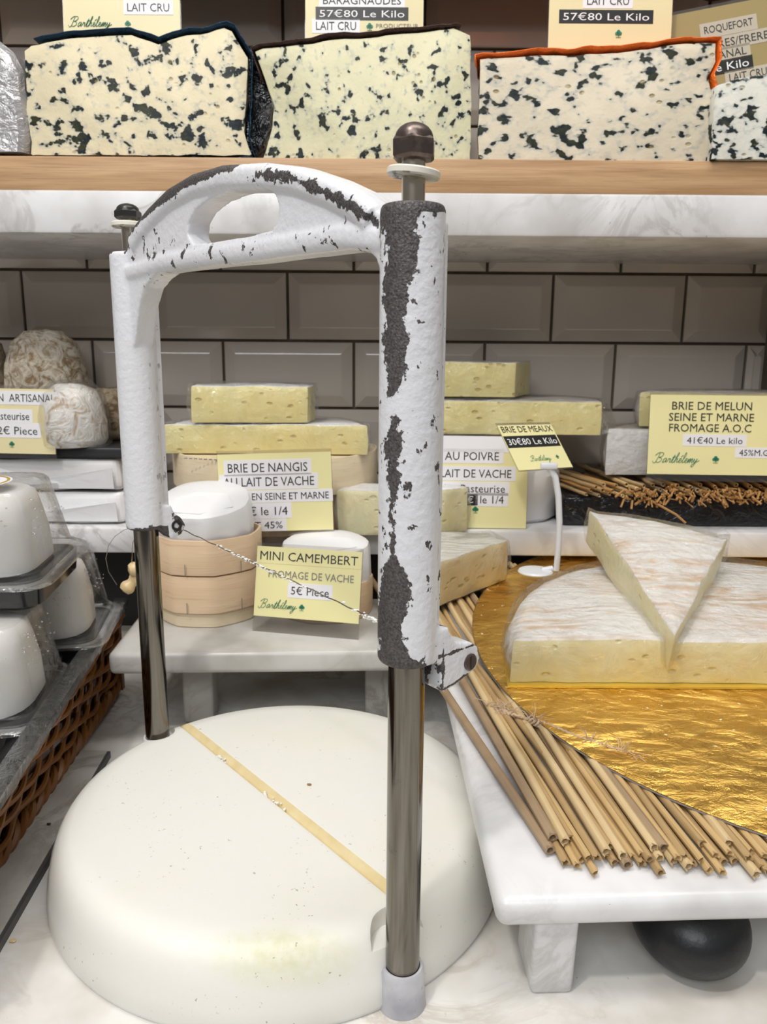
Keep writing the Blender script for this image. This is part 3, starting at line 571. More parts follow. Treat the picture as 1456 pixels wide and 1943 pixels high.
# ================================================================== CHEESES OF THE UPPER SHELF
def loaf(label, px, paste, foil=None, depth=0.11, foil_from=None, seed=1, y0=YU, foil_px=None, foil_w=0.0018, grp='blue cheeses on the upper shelf'):
    """half wheel of blue cheese: the cut face follows the traced outline, the body narrows to the back"""
    pts = [at(x, y, y0) for x, y in px]; zmin = ZW + 0.0003
    pts = [Vector((p.x, y0, max(p.z, zmin))) for p in pts]
    xs = [p.x for p in pts]; xc = (min(xs) + max(xs)) / 2; hw = (max(xs) - min(xs)) / 2
    t = thing('blue_cheese', label, 'cheese', (xc, y0 + 0.04, ZW), (0, 0, 0), grp)
    # denser outline
    dp = []
    for a, b in zip(pts, pts[1:] + pts[:1]):
        n = max(1, int((b - a).length / 0.006))
        for k in range(n): dp.append(a.lerp(b, k / n))
    def ring(d, off=0.0, jit=0.0012):
        f_ = math.sqrt(max(0.05, 1 - (d / (depth * 1.04)) ** 2)); out = []
        for p in dp:
            q = Vector((xc + (p.x - xc) * f_, y0 + d, p.z)); zc = (q.z - ZW) / 0.1
            n = Vector((q.x - xc, 0, (q.z - ZW - 0.045) * 1.9)); n = n.normalized() if n.length > 0 else n
            q += noise.noise_vector(p * 70 + Vector((seed, d * 40, 0))) * jit * (1 if p.z > zmin + 0.002 else 0)
            q += n * off
            q.y = y0 + d + (noise.noise(p * 50 + Vector((seed * 3, 0, 0))) * 0.0012 if d > 0 else 0); q.z = max(q.z, ZW + 0.0002); out.append(q)
        return out
    mb = MB(); ins = []
    for p in ring(0.0): ins.append(Vector((xc + (p.x - xc) * 0.985, y0 - 0.0008, max(p.z - 0.0012, ZW + 0.0003))))
    mb.rings([ins, ring(0.0)] + [ring(depth * k / 8) for k in range(1, 9)])
    mb.build('paste', paste, t, world=True, sharp=50)
    if foil:
        fr_ = MB(); idx = [i for i, p in enumerate(dp) if foil_from(p)]
        rg = []
        for d in (-0.0025, 0.004, 0.012, 0.03, 0.05, 0.075, 0.1):
            if d > depth: continue
            r = ring(max(d, 0.0), foil_w + (0.0022 if d < 0 else 0.0), 0.0022)
            rg.append([r[i] + Vector((0, d if d < 0 else 0, 0)) for i in idx])
        # keep the strip open along the bottom
        fr_.rings(rg, False, False, closed=False)
        o = fr_.build('foil_wrapper', foil, t, world=True, sharp=60)
        md = o.modifiers.new('thick', 'SOLIDIFY'); md.thickness = 0.0007; md.offset = 1
        apply_mods(o)
    return t
def rot_list(pts): return pts
loaf('half wheel of blue cheese in dark blue foil, leftmost cut face up top',
     [(60, 292), (478, 292), (462, 250), (468, 170), (470, 110), (440, 60), (425, 54), (395, 62), (340, 70), (300, 84), (250, 66), (190, 68), (120, 74), (60, 88), (46, 98), (50, 160), (52, 225), (60, 270)],
     'blue_paste_cream', 'foil_blue', foil_from=lambda p: p.z > ZW + 0.004 and (p.x > -0.315), seed=1, foil_w=0.003)
loaf('half wheel of blue cheese with brown foil, behind the cap nut of the cutter',
     [(500, 300), (892, 305), (894, 200), (893, 90), (893, 68), (870, 58), (860, 53), (820, 60), (750, 66), (700, 72), (640, 76), (570, 86), (500, 92), (486, 98), (500, 140), (520, 200), (518, 240)],
     'blue_paste_pale', 'foil_brown', foil_from=lambda p: p.z > ZW + 0.06 and p.x < 0.07, seed=2)
loaf('half wheel of blue cheese edged with bright orange foil',
     [(908, 311), (1340, 312), (1346, 290), (1346, 230), (1352, 200), (1345, 145), (1358, 118), (1358, 84), (1330, 80), (1270, 86), (1200, 98), (1120, 104), (1040, 106), (960, 108), (912, 113), (910, 180), (908, 250)],
     'blue_paste_pink', 'foil_orange', foil_from=lambda p: p.z > ZW + (0.045 if p.x > 0.2 else 0.076), seed=3, foil_w=0.003)
loaf('grey-white blue cheese piece cut off by the right edge of the photo',
     [(1350, 310), (1560, 318), (1560, 120), (1500, 132), (1456, 140), (1410, 148), (1362, 160), (1356, 200), (1352, 260)],
     'blue_paste_grey', None, seed=4, y0=YU - 0.012, depth=0.09)
def silver_wedge():
    px = [(-120, 292), (52, 290), (54, 250), (46, 180), (38, 130), (20, 95), (-5, 75), (-60, 66), (-120, 66)]
    pts = [at(x, y, YU - 0.004) for x, y in px]
    pts = [Vector((p.x, p.y, max(p.z, ZW + 0.0003))) for p in pts]
    t = thing('wrapped_cheese', 'cheese wrapped in crinkled silver foil at the left end of the top shelf', 'cheese', (pts[1].x - 0.04, YU + 0.04, ZW))
    mb = MB(); xc = -0.40; rg = []
    dp = []
    for a, b in zip(pts, pts[1:] + pts[:1]):
        n = max(1, int((b - a).length / 0.006)); dp += [a.lerp(b, k / n) for k in range(n)]
    for d, s in ((-0.003, 0.90), (0.0, 0.96), (0.006, 1.0), (0.03, 1.0), (0.06, 0.97), (0.10, 0.85)):
        rg.append([Vector((xc + (p.x - xc) * s, p.y + d, max(ZW + 0.0003, ZW + (p.z - ZW) * s)) ) + noise.noise_vector(p * 60 + Vector((0, d * 50, 0))) * 0.0015 * (0 if p.z < ZW + 0.002 else 1) for p in dp])
    for r in rg:
        for q in r: q.z = max(q.z, ZW + 0.0003)
    mb.rings(rg); mb.build('foil_wrapper', 'foil_silver', t, world=True, sharp=25)
silver_wedge()
def crumpled_foil():
    t = thing('plastic_film', 'black crumpled plastic film squeezed between the two left blue cheeses', 'wrapping', at(496, 292, YU + 0.012))
    pts = [at(x, y, YU + 0.012) for x, y in [(470, 292), (486, 292), (500, 275), (512, 240), (516, 200), (508, 150), (496, 110), (478, 95), (470, 130)]]
    rg = []
    for d in (0, 0.01, 0.03, 0.06):
        rg.append([Vector((p.x, p.y + d, max(p.z, ZW + 0.0004))) + noise.noise_vector(p * 90 + Vector((d * 60, 0, 0))) * 0.0015 for p in pts])
    for r in rg:
        for q in r: q.z = max(q.z, ZW + 0.0004)
    MB_ = MB(); MB_.rings(rg); MB_.build('film', 'black_gloss_wrap', t, world=True, sharp=20)
crumpled_foil()

# price tags standing on the blue cheeses
X, ZUP = (1, 0, 0), (0, 0.06, 1)
def top_tag(label, px0, px1, pyb, hfrac, card, lines, script=None, clov=None, yt=0.79):
    o = at(px0, pyb, yt); w = at(px1, pyb, yt).x - o.x
    return price_tag(label, o, X, (0, 0.08, 1), w, w * hfrac, card, lines, script, clov, sleeve=True, drop=0.012)
top_tag('cream price tag reading LAIT CRU above the leftmost blue cheese', 122, 343, 68, 0.62, 'card_cream',
        [('LAIT CRU', 0.73, 0.63, 0.36, 0.105, 'white'), ('', 0.42, 0.44, 0.66, 0.10, 'black')], (0.06, 0.88, 0.060), (0.55, 0.85, 0.06))
top_tag('cream price tag reading BARAGNAUDES on the middle blue cheese', 580, 803, 73, 0.66, 'card_cream',
        [('BARAGNAUDES', 0.48, 0.545, 0.66, 0.09, 'white'), ('57€80 Le Kilo', 0.48, 0.70, 0.72, 0.09, 'black'), ('LAIT CRU', 0.26, 0.85, 0.34, 0.10, 'white'), ('PRODUCTEUR', 0.78, 0.845, 0.36, 0.05, 'grey')], None, (0.545, 0.86, 0.06))
top_tag('cream price tag with black 57€80 strip behind the orange foil cheese', 1040, 1272, 97, 0.66, 'card_cream',
        [('LAIT CRU', 0.475, 0.42, 0.34, 0.095, 'white'), ('57€80 Le Kilo', 0.465, 0.60, 0.70, 0.09, 'black')], None, (0.57, 0.80, 0.06))
def shaded_tag():
    yt = 0.80; o = at(1286, 196, yt); r = at(1494, 156, yt) - o; w = r.length * 1.0
    price_tag('price tag in painted shade reading ROQUEFORT behind the rightmost blue cheese', o, (r.x, 0, r.z), (0.06, 0.1, 1), w, w * 0.76, 'card_shaded',
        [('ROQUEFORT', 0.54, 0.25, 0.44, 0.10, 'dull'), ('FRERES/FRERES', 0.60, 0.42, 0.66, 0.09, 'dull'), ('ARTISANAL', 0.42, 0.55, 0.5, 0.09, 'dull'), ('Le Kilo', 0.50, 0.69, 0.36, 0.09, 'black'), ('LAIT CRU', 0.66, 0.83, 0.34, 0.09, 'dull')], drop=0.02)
shaded_tag()

# ================================================================== CENTRE BENCH AND WHAT STANDS ON IT
ZB = 0.085
def marble_bench(label, L, D, thick, legs, mat, loc, rot, bev=0.005):
    t = thing('marble_stand', label, 'display stand', loc, rot)
    MB().box((L / 2, D / 2, -thick / 2), (L, D, thick), bev, 4).build('slab', mat, t, sharp=60)
    for (lx, ly, lw, ld, lh) in legs:
        MB().box((lx, ly, -thick - lh / 2), (lw, ld, lh), 0.003, 3).build('leg', mat, t, sharp=60)
    return t
fl = on(205, 1240, ZB)
marble_bench('low grey-white marble stand in the centre holding the wooden cheese boxes', 0.262, 0.14, 0.0195,
    [(0.0625, 0.058, 0.027, 0.03, 0.0655), (0.225, 0.062, 0.027, 0.03, 0.0655)], 'marble_grey', (-0.2245, 0.590, ZB), (0, 0, R_(2.6)))
def round_box(t, name, c, r, z0, z1, mat, facet=10, rot=0.0, rim=True, wall=0.0025):
    """thin wooden hoop with softly faceted bends"""
    n = 80; mb = MB()
    def ring(rr, z):
        out = []
        for k in range(n):
            a = 2 * math.pi * k / n; q = (a - rot) % (2 * math.pi / facet) - math.pi / facet
            f_ = math.cos(math.pi / facet) / math.cos(q); f_ = 1 + (f_ - 1) * 0.55
            out.append(Vector((c[0] + rr * f_ * math.cos(a), c[1] + rr * f_ * math.sin(a), z)))
        return out
    mb.rings([ring(r - 0.001, z0), ring(r, z0 + 0.0008), ring(r, z1 - 0.0008), ring(r - 0.0006, z1), ring(r - wall, z1), ring(r - wall, z0 + 0.004)])
    return mb.build(name, mat, t, world=True, sharp=50)
def camembert(label, c, r, z0, lid, base_show, rot, cheese_top=None, facet=8):
    t = thing('camembert_box', label, 'cheese box', (c[0], c[1], z0), (0, 0, 0), 'round wooden camembert boxes')
    if base_show: round_box(t, 'box_base', c, r - 0.003, z0, z0 + base_show + 0.006, 'box_wood_pale', facet, rot)
    lid_o = round_box(t, 'box_lid', c, r, z0 + base_show, z0 + base_show + lid, 'box_wood', facet, rot)
    for a in (-1.75, -0.75, 0.6, 2.2):
        MB().box((c[0] + (r + 0.0001) * math.cos(a), c[1] + (r + 0.0001) * math.sin(a), z0 + base_show + 0.006), (0.0006, 0.0006, 0.010)).build('staple', 'ink_grey', lid_o, world=True)
    return t
cc = (-0.1635, 0.695)
camembert('lower of the two stacked wooden camembert boxes beside the mini camembert tag', cc, 0.0500, ZB, 0.034, 0.0135, 0.35)
camembert('upper wooden camembert box, holding the cheese in white paper', cc, 0.0505, ZB + 0.0485, 0.032, 0, 0.32)
def paper_cheese(label, c, r, z0, z1, dome, tilt=0.0, seed=0, sheet=True, name='wrapped_camembert'):
    t = thing(name, label, 'cheese', (c[0], c[1], z0), (tilt, 0, 0))
    h = z1 - z0; n = 72; mb = MB(); rg = []
    for rr, z in ((r * 0.9, 0), (r * 0.985, 0.002), (r, h * 0.5), (r * 0.99, h - 0.006), (r * 0.955, h - 0.0015), (r * 0.9, h), (r * 0.6, h + dome * 0.6), (r * 0.25, h + dome), (0.002, h + dome)):
        ring = []
        for k in range(n):
            a = 2 * math.pi * k / n; pl = 0.0011 * math.sin(a * 13 + 1.2 * math.sin(a * 3)) * max(0, 1 - abs(z - h * 0.5) / (h * 0.6)) if rr > r * 0.93 else 0
            fac = 1 + 0.018 * abs(math.cos(a * 3.5 + seed)); q = Vector(((rr + pl) * math.cos(a) * fac, (rr + pl) * math.sin(a) * fac, z))
            q.z += 0.0012 * noise.noise(Vector((q.x * 40, q.y * 40, seed))) * (1 if z > h * 0.8 else 0); ring.append(q)
        rg.append(ring)
    mb.rings(rg); mb.build('paper_wrapper', 'white_paper', t, sharp=35)
    fl_ = MB()     # the folded crease lying across the top
    pts = [Vector((-0.5 * r, -0.78 * r, h + 0.0006)), Vector((0.1 * r, -0.86 * r, h + 0.0006)), Vector((0.72 * r, -0.5 * r, h + 0.0008)), Vector((0.55 * r, -0.1 * r, h + dome * 0.7 + 0.0012)), Vector((-0.1 * r, -0.12 * r, h + dome * 0.9 + 0.002)), Vector((-0.5 * r, -0.35 * r, h + dome * 0.6 + 0.0018))]
    fl_.rings([pts, [p + Vector((0, 0, 0.0006)) for p in pts]]); fl_.build('paper_fold', 'white_paper', t, sharp=20)
    return t
paper_cheese('round cheese in white paper sitting on top of the wooden box stack', (cc[0], cc[1] + 0.0035), 0.0422, ZB + 0.0635, ZB + 0.1130, 0.006, 0.25, 1)
# mini camembert: paper wrapped cheese in a small wooden box behind its tag
mc = (-0.054, 0.705)
tb = thing('camembert_box', 'small wooden box behind the yellow mini camembert tag', 'cheese box', (mc[0], mc[1], ZB), (0, 0, 0), 'round wooden camembert boxes')
round_box(tb, 'box_base', mc, 0.0445, ZB, ZB + 0.034, 'box_wood', 10, 0.1)
paper_cheese('round white paper wrapped cheese rising behind the mini camembert tag', mc, 0.0415, ZB + 0.005, ZB + 0.068, 0.004, 0.06, 4)
o = on(486, 1188, ZB + 0.013); r = on(682, 1206, ZB + 0.013) - o
o = Vector((-0.1140, 0.6465, ZB + 0.0135)); r = Vector((0.0930, -0.0200, 0.0))
price_tag('yellow price tag reading MINI CAMEMBERT on the centre marble stand', o, r, Vector((0.07, 0.22, 1)), 0.0955, 0.0615, 'card_yellow',
    [('MINI CAMEMBERT', 0.5, 0.13, 0.93, 0.125, 'yellow'), ('FROMAGE DE VACHE', 0.53, 0.385, 0.81, 0.105, 'grey'), ('5€ Piece', 0.53, 0.60, 0.36, 0.12, 'white')], (0.06, 0.875, 0.058), (0.46, 0.84, 0.06), drop=0.0135, foot=0.030)

# ================================================================== SECTIONS OF BRIE
def section(label, plan, cut, z0, z1, paste, rind, loc=None, rot=(0, 0, 0), rnd=0.004, bulge=0.002, world=False, group=None, name='brie', dome=0.0, seed=0, wrap=0.0, wrap_ext=None, cat='cheese'):
    """plan: outline (ccw, seen from above); cut[i]: edge i..i+1 is a knife cut"""
    cx = sum(p[0] for p in plan) / len(plan); cy = sum(p[1] for p in plan) / len(plan)
    if loc is None: loc = (cx, cy, z0); plan = [(p[0] - cx, p[1] - cy) for p in plan]; z1 -= z0; z0 = 0
    t = thing(name, label, cat, loc, rot, group)
    P_ = []; C_ = []
    for i, p in enumerate(plan):
        a, b = Vector((p[0], p[1], 0)), Vector((*plan[(i + 1) % len(plan)], 0)); n = max(1, int((b - a).length / 0.006))
        for k in range(n): P_.append(a.lerp(b, k / n)); C_.append(cut[i])
    n = len(P_); cen = sum(P_, Vector()) / n
    cutv = [C_[i] or C_[i - 1] for i in range(n)]
    def ring(z, ins):
        out = []
        for i, p in enumerate(P_):
            tg = (P_[(i + 1) % n] - P_[i - 1]).normalized(); nr = Vector((tg.y, -tg.x, 0))
            q = p - nr * (ins if not cutv[i] else ins * 0.12)
            q = Vector((q.x, q.y, z)); up = 0 if z < z0 + 1e-6 else 1
            if cutv[i]: q += nr * (0.0016 * noise.noise(q * 48 + Vector((seed * 2, 0, 0))) + 0.0012 * noise.noise(q * 17 + Vector((seed, 5, 0))))
            out.append(q + Vector((0, 0, 1)) * up * (0.0009 * noise.noise(q * 55 + Vector((seed, 0, 0))) + 0.0016 * noise.noise(q * 16 + Vector((seed, 0, 0)))))
        return out
    h = z1 - z0; rd = min(rnd, h * 0.45)
    lv = [(z0, rd), (z0 + rd * 0.3, rd * 0.3), (z0 + rd, 0), (z0 + h * 0.5, -bulge), (z1 - rd, 0), (z1 - rd * 0.3, rd * 0.3), (z1, rd)]
    rg = [ring(*l) for l in lv]
    # paste: the knife-cut strip; rind: everything else, a hair outside
    rm, pm = MB(), MB()
    def wall(mb, want):
        vs = [[None] * n for _ in rg]
        for j in range(len(rg) - 1):
            for i in range(n):
                if C_[i] != want: continue
                q = []
                for (jj, ii) in ((j, i), (j, (i + 1) % n), (j + 1, (i + 1) % n), (j + 1, i)):
                    if vs[jj][ii] is None: vs[jj][ii] = mb.bm.verts.new(rg[jj][ii])
                    q.append(vs[jj][ii])
                mb.bm.faces.new(q)
    wall(pm, True); wall(rm, False)
    # top and bottom skins as shrinking loops
    for zz, sgn, base in ((z1, 1, rg[-1]), (z0, -1, rg[0])):
        loops = []
        for s_ in (1.0, 0.985, 0.8, 0.6, 0.4, 0.2, 0.04):
            lp = []
            for q in base:
                v = cen + (Vector((q.x, q.y, 0)) - cen) * s_; zz_ = q.z if s_ > 0.98 else zz + ((0.0012 * noise.noise(v * 45 + Vector((seed, 0, 0))) if sgn > 0 else 0.0003) + dome * (1 - s_ ** 2)) * (1 if sgn > 0 else 0)
                zz_ += (0 if s_ > 0.98 or sgn < 0 else 0.0016 * noise.noise(v * 16 + Vector((seed, 0, 0)))); lp.append(Vector((v.x, v.y, zz_ + (0.0007 * sgn if s_ == 0.985 and sgn > 0 else 0))))
            loops.append(lp)
        rm.rings(loops if sgn > 0 else [l for l in loops], False, True)
    rm.build('rind', rind, t, sharp=55); 
    if any(C_): pm.build('cut_face', paste, t, sharp=55)
    if wrap:
        wm = MB(); wr = []
        for z, ins in ((z0 + 0.0006, -wrap * 0.5), (z0 + h * 0.5, -wrap - bulge), (z1 + 0.0005, -wrap * 0.8), (z1 + wrap * 0.8 + dome, rd)):
            wr.append([])
            for i, p in enumerate(P_):
                tg = (P_[(i + 1) % n] - P_[i - 1]).normalized(); nr = Vector((tg.y, -tg.x, 0)); q = p - nr * (ins if ins < 0 or not cutv[i] else -wrap * 0.6)
                wr[-1].append(Vector((q.x, q.y, z)) + noise.noise_vector(q * 35 + Vector((seed, z * 30, 0))) * 0.0012)
        top = wr[-1]; loops = [[Vector((cen.x + (q.x - cen.x) * s_, cen.y + (q.y - cen.y) * s_, q.z + dome * (1 - s_))) for q in top] for s_ in (0.6, 0.1)]
        wm.rings(wr + loops, False, True); wm.build('plastic_wrap', 'plastic_wrap', t, sharp=60)
        if wrap_ext:
            for ext in wrap_ext:
                em = MB(); ps = [Vector(q) for q in ext]
                em.rings([ps, [q + Vector((0.0003, 0.0003, 0.0003)) for q in ps]]); em.build('wrap_flap', 'plastic_wrap', t, sharp=60)
    return t
def arc(c, r, a0, a1, n=18): return [(c[0] + r * math.cos(R_(a0 + (a1 - a0) * k / n)), c[1] + r * math.sin(R_(a0 + (a1 - a0) * k / n))) for k in range(n + 1)]
def half(c, r, yaw=0, a0=0, a1=180, n=22):
    p = arc(c, r, a0 + yaw, a1 + yaw, n); return p, [False] * n + [True]

# ---- stack of Nangis on its wooden box, on the lower shelf
ZS = 0.1466
nb = (-0.118, 0.846)
bx = thing('cheese_crate', 'wide round wooden box under the two yellow brie pieces', 'cheese box', (nb[0], nb[1], ZS))
round_box(bx, 'box_base', nb, 0.108, ZS, 0.196, 'box_wood', 12, 0.2)
round_box(bx, 'box_lid', nb, 0.1125, 0.186, 0.2235, 'box_wood_pale', 12, 0.2)
MB().lathe([(0.1085, 0.2195), (0.1085, 0.2222)], (nb[0], nb[1], 0), 64).build('lid_panel', 'box_wood_pale', bx, world=True)
pm = MB()
for k in range(26):
    pm.box((-0.195 + 0.0052 * k, nb[1] - 0.106 + 0.0002 * (k - 13) ** 2 * 0.35, 0.2232), (0.003, 0.0012, 0.0008))
pm.build('stamped_print', 'ink_grey', bx, world=True)
p_, c_ = half((-0.121, 0.785), 0.104)
section('long yellow half of brie on the wide wooden box, under the smaller piece', p_, c_, 0.2236, 0.2535, 'brie_paste', 'rind_white', seed=2, rnd=0.006, wrap=0.003)
tx0, tx1 = at(360, 790, 0.79).x, at(588, 790, 0.79).x
section('small yellow brie wedge in clear wrap on top of the long yellow half', [(tx0 + 0.004, 0.782), (tx1 - 0.002, 0.79), (tx1 + 0.002, 0.83), (tx0 + 0.03, 0.865), (tx0 - 0.002, 0.83)], [True, True, False, False, True], 0.2555, 0.2915, 'brie_paste', 'rind_white', seed=5, rnd=0.005, wrap=0.004,
        wrap_ext=[[(0.056, -0.03, 0.004), (0.073, -0.01, 0.016), (0.068, 0.0, 0.036), (0.055, -0.01, 0.040)]])
def lean_tag(label, pbl, pbr, ytop, Y0, card, lines, script=None, clov=None, tilt=0.25, h=None, sleeve=True, dz=0.0, drop=0.004):
    o_ = at(*pbl, Y0); r_ = at(*pbr, Y0) - o_; r_.z *= 0.6
    hh = h or (at(pbl[0], ytop, Y0).z - o_.z) * 1.06
    return price_tag(label, o_, r_, (0, tilt, 1), r_.length, hh, card, lines, script, clov, sleeve, drop=drop)
lean_tag('yellow price tag with white strips reading BRIE DE NANGIS leaning on the wide box', (420, 1010), (633, 1000), 872, 0.722, 'card_yellow',
    [('BRIE DE NANGIS', 0.44, 0.18, 0.70, 0.115, 'white'), ('AU LAIT DE VACHE', 0.445, 0.36, 0.80, 0.115, 'white'), ('EN SEINE ET MARNE', 0.63, 0.55, 0.68, 0.09, 'white'), ('€ le 1/4', 0.43, 0.735, 0.34, 0.115, 'white'), ('LAIT 45%', 0.36, 0.92, 0.38, 0.09, 'white')], tilt=0.07)

# ---- wedges behind the right sleeve
section('pale brie wedge at the front edge of the lower shelf, half hidden by the cutter', [(-0.046, 0.752), (0.058, 0.752), (0.086, 0.775), (0.07, 0.80), (-0.03, 0.80), (-0.05, 0.775)], [True, True, False, False, False, False], ZS, 0.192, 'brie_paste_soft', 'rind_white', seed=8, rnd=0.006, wrap=0.002)
TILT = R_(5.0)      # slope of the right stand; this wedge lies on its mat and gold board
pl = [(0.022, 0.640), (0.0490, 0.656), (0.120, 0.724), (0.106, 0.752), (0.055, 0.752), (0.014, 0.69)]
pc_ = (sum(p[0] for p in pl) / 6, sum(p[1] for p in pl) / 6); w_ = 0.0126; v_ = (pc_[1] - 0.33 + w_ * math.sin(TILT)) / math.cos(TILT)
section('soft tan brie wedge with a grey rind lying on the straw mat beside the cutter', [(p[0] - pc_[0], p[1] - pc_[1]) for p in pl], [True, True, False, False, False, True], 0, 0.040, 'brie_paste_tan', 'rind_grey',
        loc=(pc_[0], pc_[1], 0.063 + v_ * math.sin(TILT) + w_ * math.cos(TILT)), rot=(TILT, 0, 0), seed=9, rnd=0.006, wrap=0.0022)

# ---- right part of the lower shelf
def wrapped_disc(label, c, r, z0, z1, mat, seed, name='wrapped_cheese', grp=None):
    t = thing(name, label, 'cheese', (c[0], c[1], z0), (0, 0, 0), grp); h = z1 - z0; mb = MB(); rg = []
    for rr, z in ((r * 0.92, 0), (r, 0.004), (r * 1.01, h * 0.5), (r * 0.99, h - 0.006), (r * 0.93, h), (r * 0.5, h + 0.001), (0.002, h + 0.001)):
        rg.append([Vector((rr * math.cos(a) * (1 + 0.02 * math.sin(a * 9 + seed)), rr * math.sin(a) * (1 + 0.02 * math.sin(a * 9 + seed)), z)) for a in [2 * math.pi * k / 60 for k in range(60)]])
    mb.rings(rg); mb.jitter(0.002, 30, seed)
    for v in mb.bm.verts: v.co.z = max(v.co.z, 0.0)
    mb.build('paper_wrapper', mat, t, sharp=30); return t
wrapped_disc('cheese wrapped in crinkled grey-white paper on the shelf behind the white tag stem', (0.135, 0.865), 0.062, ZS, 0.203, 'grey_paper', 3)
wrapped_disc('paper wrapped round cheese directly under the two tan-rinded brie slabs', (0.115, 0.875), 0.066, 0.2045, 0.2410, 'white_paper', 5)
bx0, bx1 = at(790, 800, 0.815).x, at(1140, 800, 0.815).x
section('long brie slab with tan edge below the small square slab, right of the cutter', [(bx0, 0.812), (bx1, 0.815), (bx1 + 0.008, 0.86), (bx1 - 0.03, 0.915), (bx0, 0.93)], [True, True, False, False, False], 0.2425, 0.2775, 'brie_paste', 'rind_grey', seed=12, rnd=0.003, wrap=0.003,
        wrap_ext=[[(0.085, -0.05, -0.0), (0.108, -0.03, 0.004), (0.10, -0.02, 0.03), (0.085, -0.04, 0.034)]])
sx0, sx1 = at(800, 720, 0.835).x, at(978, 720, 0.835).x
section('small square brie slab on top of the long slab', [(sx0, 0.835), (sx1, 0.835), (sx1 + 0.028, 0.905), (sx0 + 0.01, 0.915)], [True, True, False, False], 0.2805, 0.3170, 'brie_paste', 'rind_grey', seed=13, rnd=0.002, wrap=0.002)
tr = thing('serving_tray', 'glossy black tray on the lower shelf under the small straw mat', 'tray', (0.35, 0.875, ZS))
MB().box((0.335, 0.878, ZS + 0.0165), (0.29, 0.155, 0.033), 0.006, 3).jitter(0.0006, 60).build('tray_body', 'black_gloss_wrap', tr, world=True, sharp=30)
def straw_mesh(L, r, seed, flat=1.0):
    """a dried reed along +Y with an open hollow end"""
    rnd_ = random.Random(seed); mb = MB(); n = 7; ph = rnd_.random() * 6; pts = []
    for k in range(n): pts.append(Vector((0.0022 * (rnd_.random() - 0.5), L * k / (n - 1), r + 0.0006 * rnd_.random())))
    seg = 9; rg = []
    for i, p in enumerate(pts):
        rr = r * (1 + (0.10 if i in (2, 4) and rnd_.random() < 0.5 else 0)); rg.append([p + Vector((math.cos(2 * math.pi * k / seg) * rr, 0, math.sin(2 * math.pi * k / seg) * rr * flat)) for k in range(seg)])
    end = [[Vector((v.x * 0.62 + pts[0].x * 0.38, v.y + (0.0 if j == 0 else 0.006), (v.z - pts[0].z) * 0.62 + pts[0].z)) for v in rg[0]] for j in (0, 1)]
    for v in rg[0]: v.y += (rnd_.random() - 0.5) * 0.003
    mb.rings([end[1], end[0]] + rg, True, True)
    return mb
# small straw mat with its brown stalk ends hanging over the black tray
sm = thing('straw_mat', 'small brown straw mat edged with stalk ends on the black tray', 'straw mat', (0.35, 0.86, ZS + 0.034))
rs = random.Random(5)
for k in range(64):
    f_ = k / 63; x = 0.208 + 0.265 * f_; yaw = R_(26 * (1 - f_) ** 2 - 4) + rs.gauss(0, 0.08); L = 0.13 + 0.01 * rs.random()
    ln = Matrix.Translation((x + 0.004 * rs.random(), 0.784 + 0.012 * rs.random() + 0.01 * f_, ZS + 0.034 + 0.0045 * (k % 3))) @ Matrix.Rotation(yaw, 4, 'Z') @ Matrix.Rotation(R_(1.2 * rs.random()), 4, 'X')
    straw_mesh(L, 0.0018 + 0.0007 * rs.random(), k).xf(ln).build('straw', random.choice(['straw_brown', 'straw_0', 'straw_1', 'straw_3']), sm, world=True)
fz = MB()
for k in range(260):
    x = 0.25 + 0.225 * rs.random(); p = Vector((x, 0.783 + 0.012 * rs.random(), ZS + 0.030 + 0.014 * rs.random()))
    fz.tube([p, p + Vector((rs.gauss(0, 0.004), -0.003 - 0.004 * rs.random(), rs.gauss(-0.002, 0.003)))], 0.0006 + 0.0009 * rs.random(), 5)
fz.build('stalk_tip', 'straw_brown', sm, world=True)['kind'] = 'stuff'
hs = MB(); hs.tube([(0.272, 0.79, 0.181), (0.300, 0.772, 0.166), (0.309, 0.768, 0.158)], 0.0012, 6); hs.build('loose_stalk', 'straw_brown', sm, world=True)
p_, c_ = half((0.375, 0.86), 0.135, 0, 0, 180)
p_ = [(x, 0.825 + (y - 0.86) * 0.72) for x, y in p_]
section('white brie wheel half behind the BRIE DE MELUN tag, lower of two', p_, c_, 0.1985, 0.2475, 'rind_white', 'rind_brie', seed=21, rnd=0.009, wrap=0.003)
p2 = [(0.395 + (x - 0.375) * 0.88, 0.838 + (y - 0.825) * 0.88) for x, y in p_]
section('orange-tinged brie half whose top shows above the BRIE DE MELUN tag', p2, c_, 0.2500, 0.2860, 'brie_paste', 'rind_brie', seed=22, rnd=0.007, wrap=0.002)
o_ = at(1228, 899, 0.792); e_ = at(1478, 905, 0.785)
price_tag('cream price tag reading BRIE DE MELUN at the right, in front of white brie', o_, (e_.x - o_.x, e_.y - o_.y, 0), (0, 0.10, 1), (e_ - o_).length, 0.0815, 'card_yellow',
    [('BRIE DE MELUN', 0.465, 0.135, 0.60, 0.10, 'plain'), ('SEINE ET MARNE', 0.465, 0.275, 0.64, 0.10, 'plain'), ('FROMAGE A.O.C', 0.46, 0.41, 0.62, 0.10, 'plain'), ('41€40 Le kilo', 0.50, 0.565, 0.42, 0.085, 'white'), ('45%M.G', 0.80, 0.715, 0.22, 0.075, 'white')], (0.055, 0.85, 0.058), (0.515, 0.81, 0.06), drop=0.006)
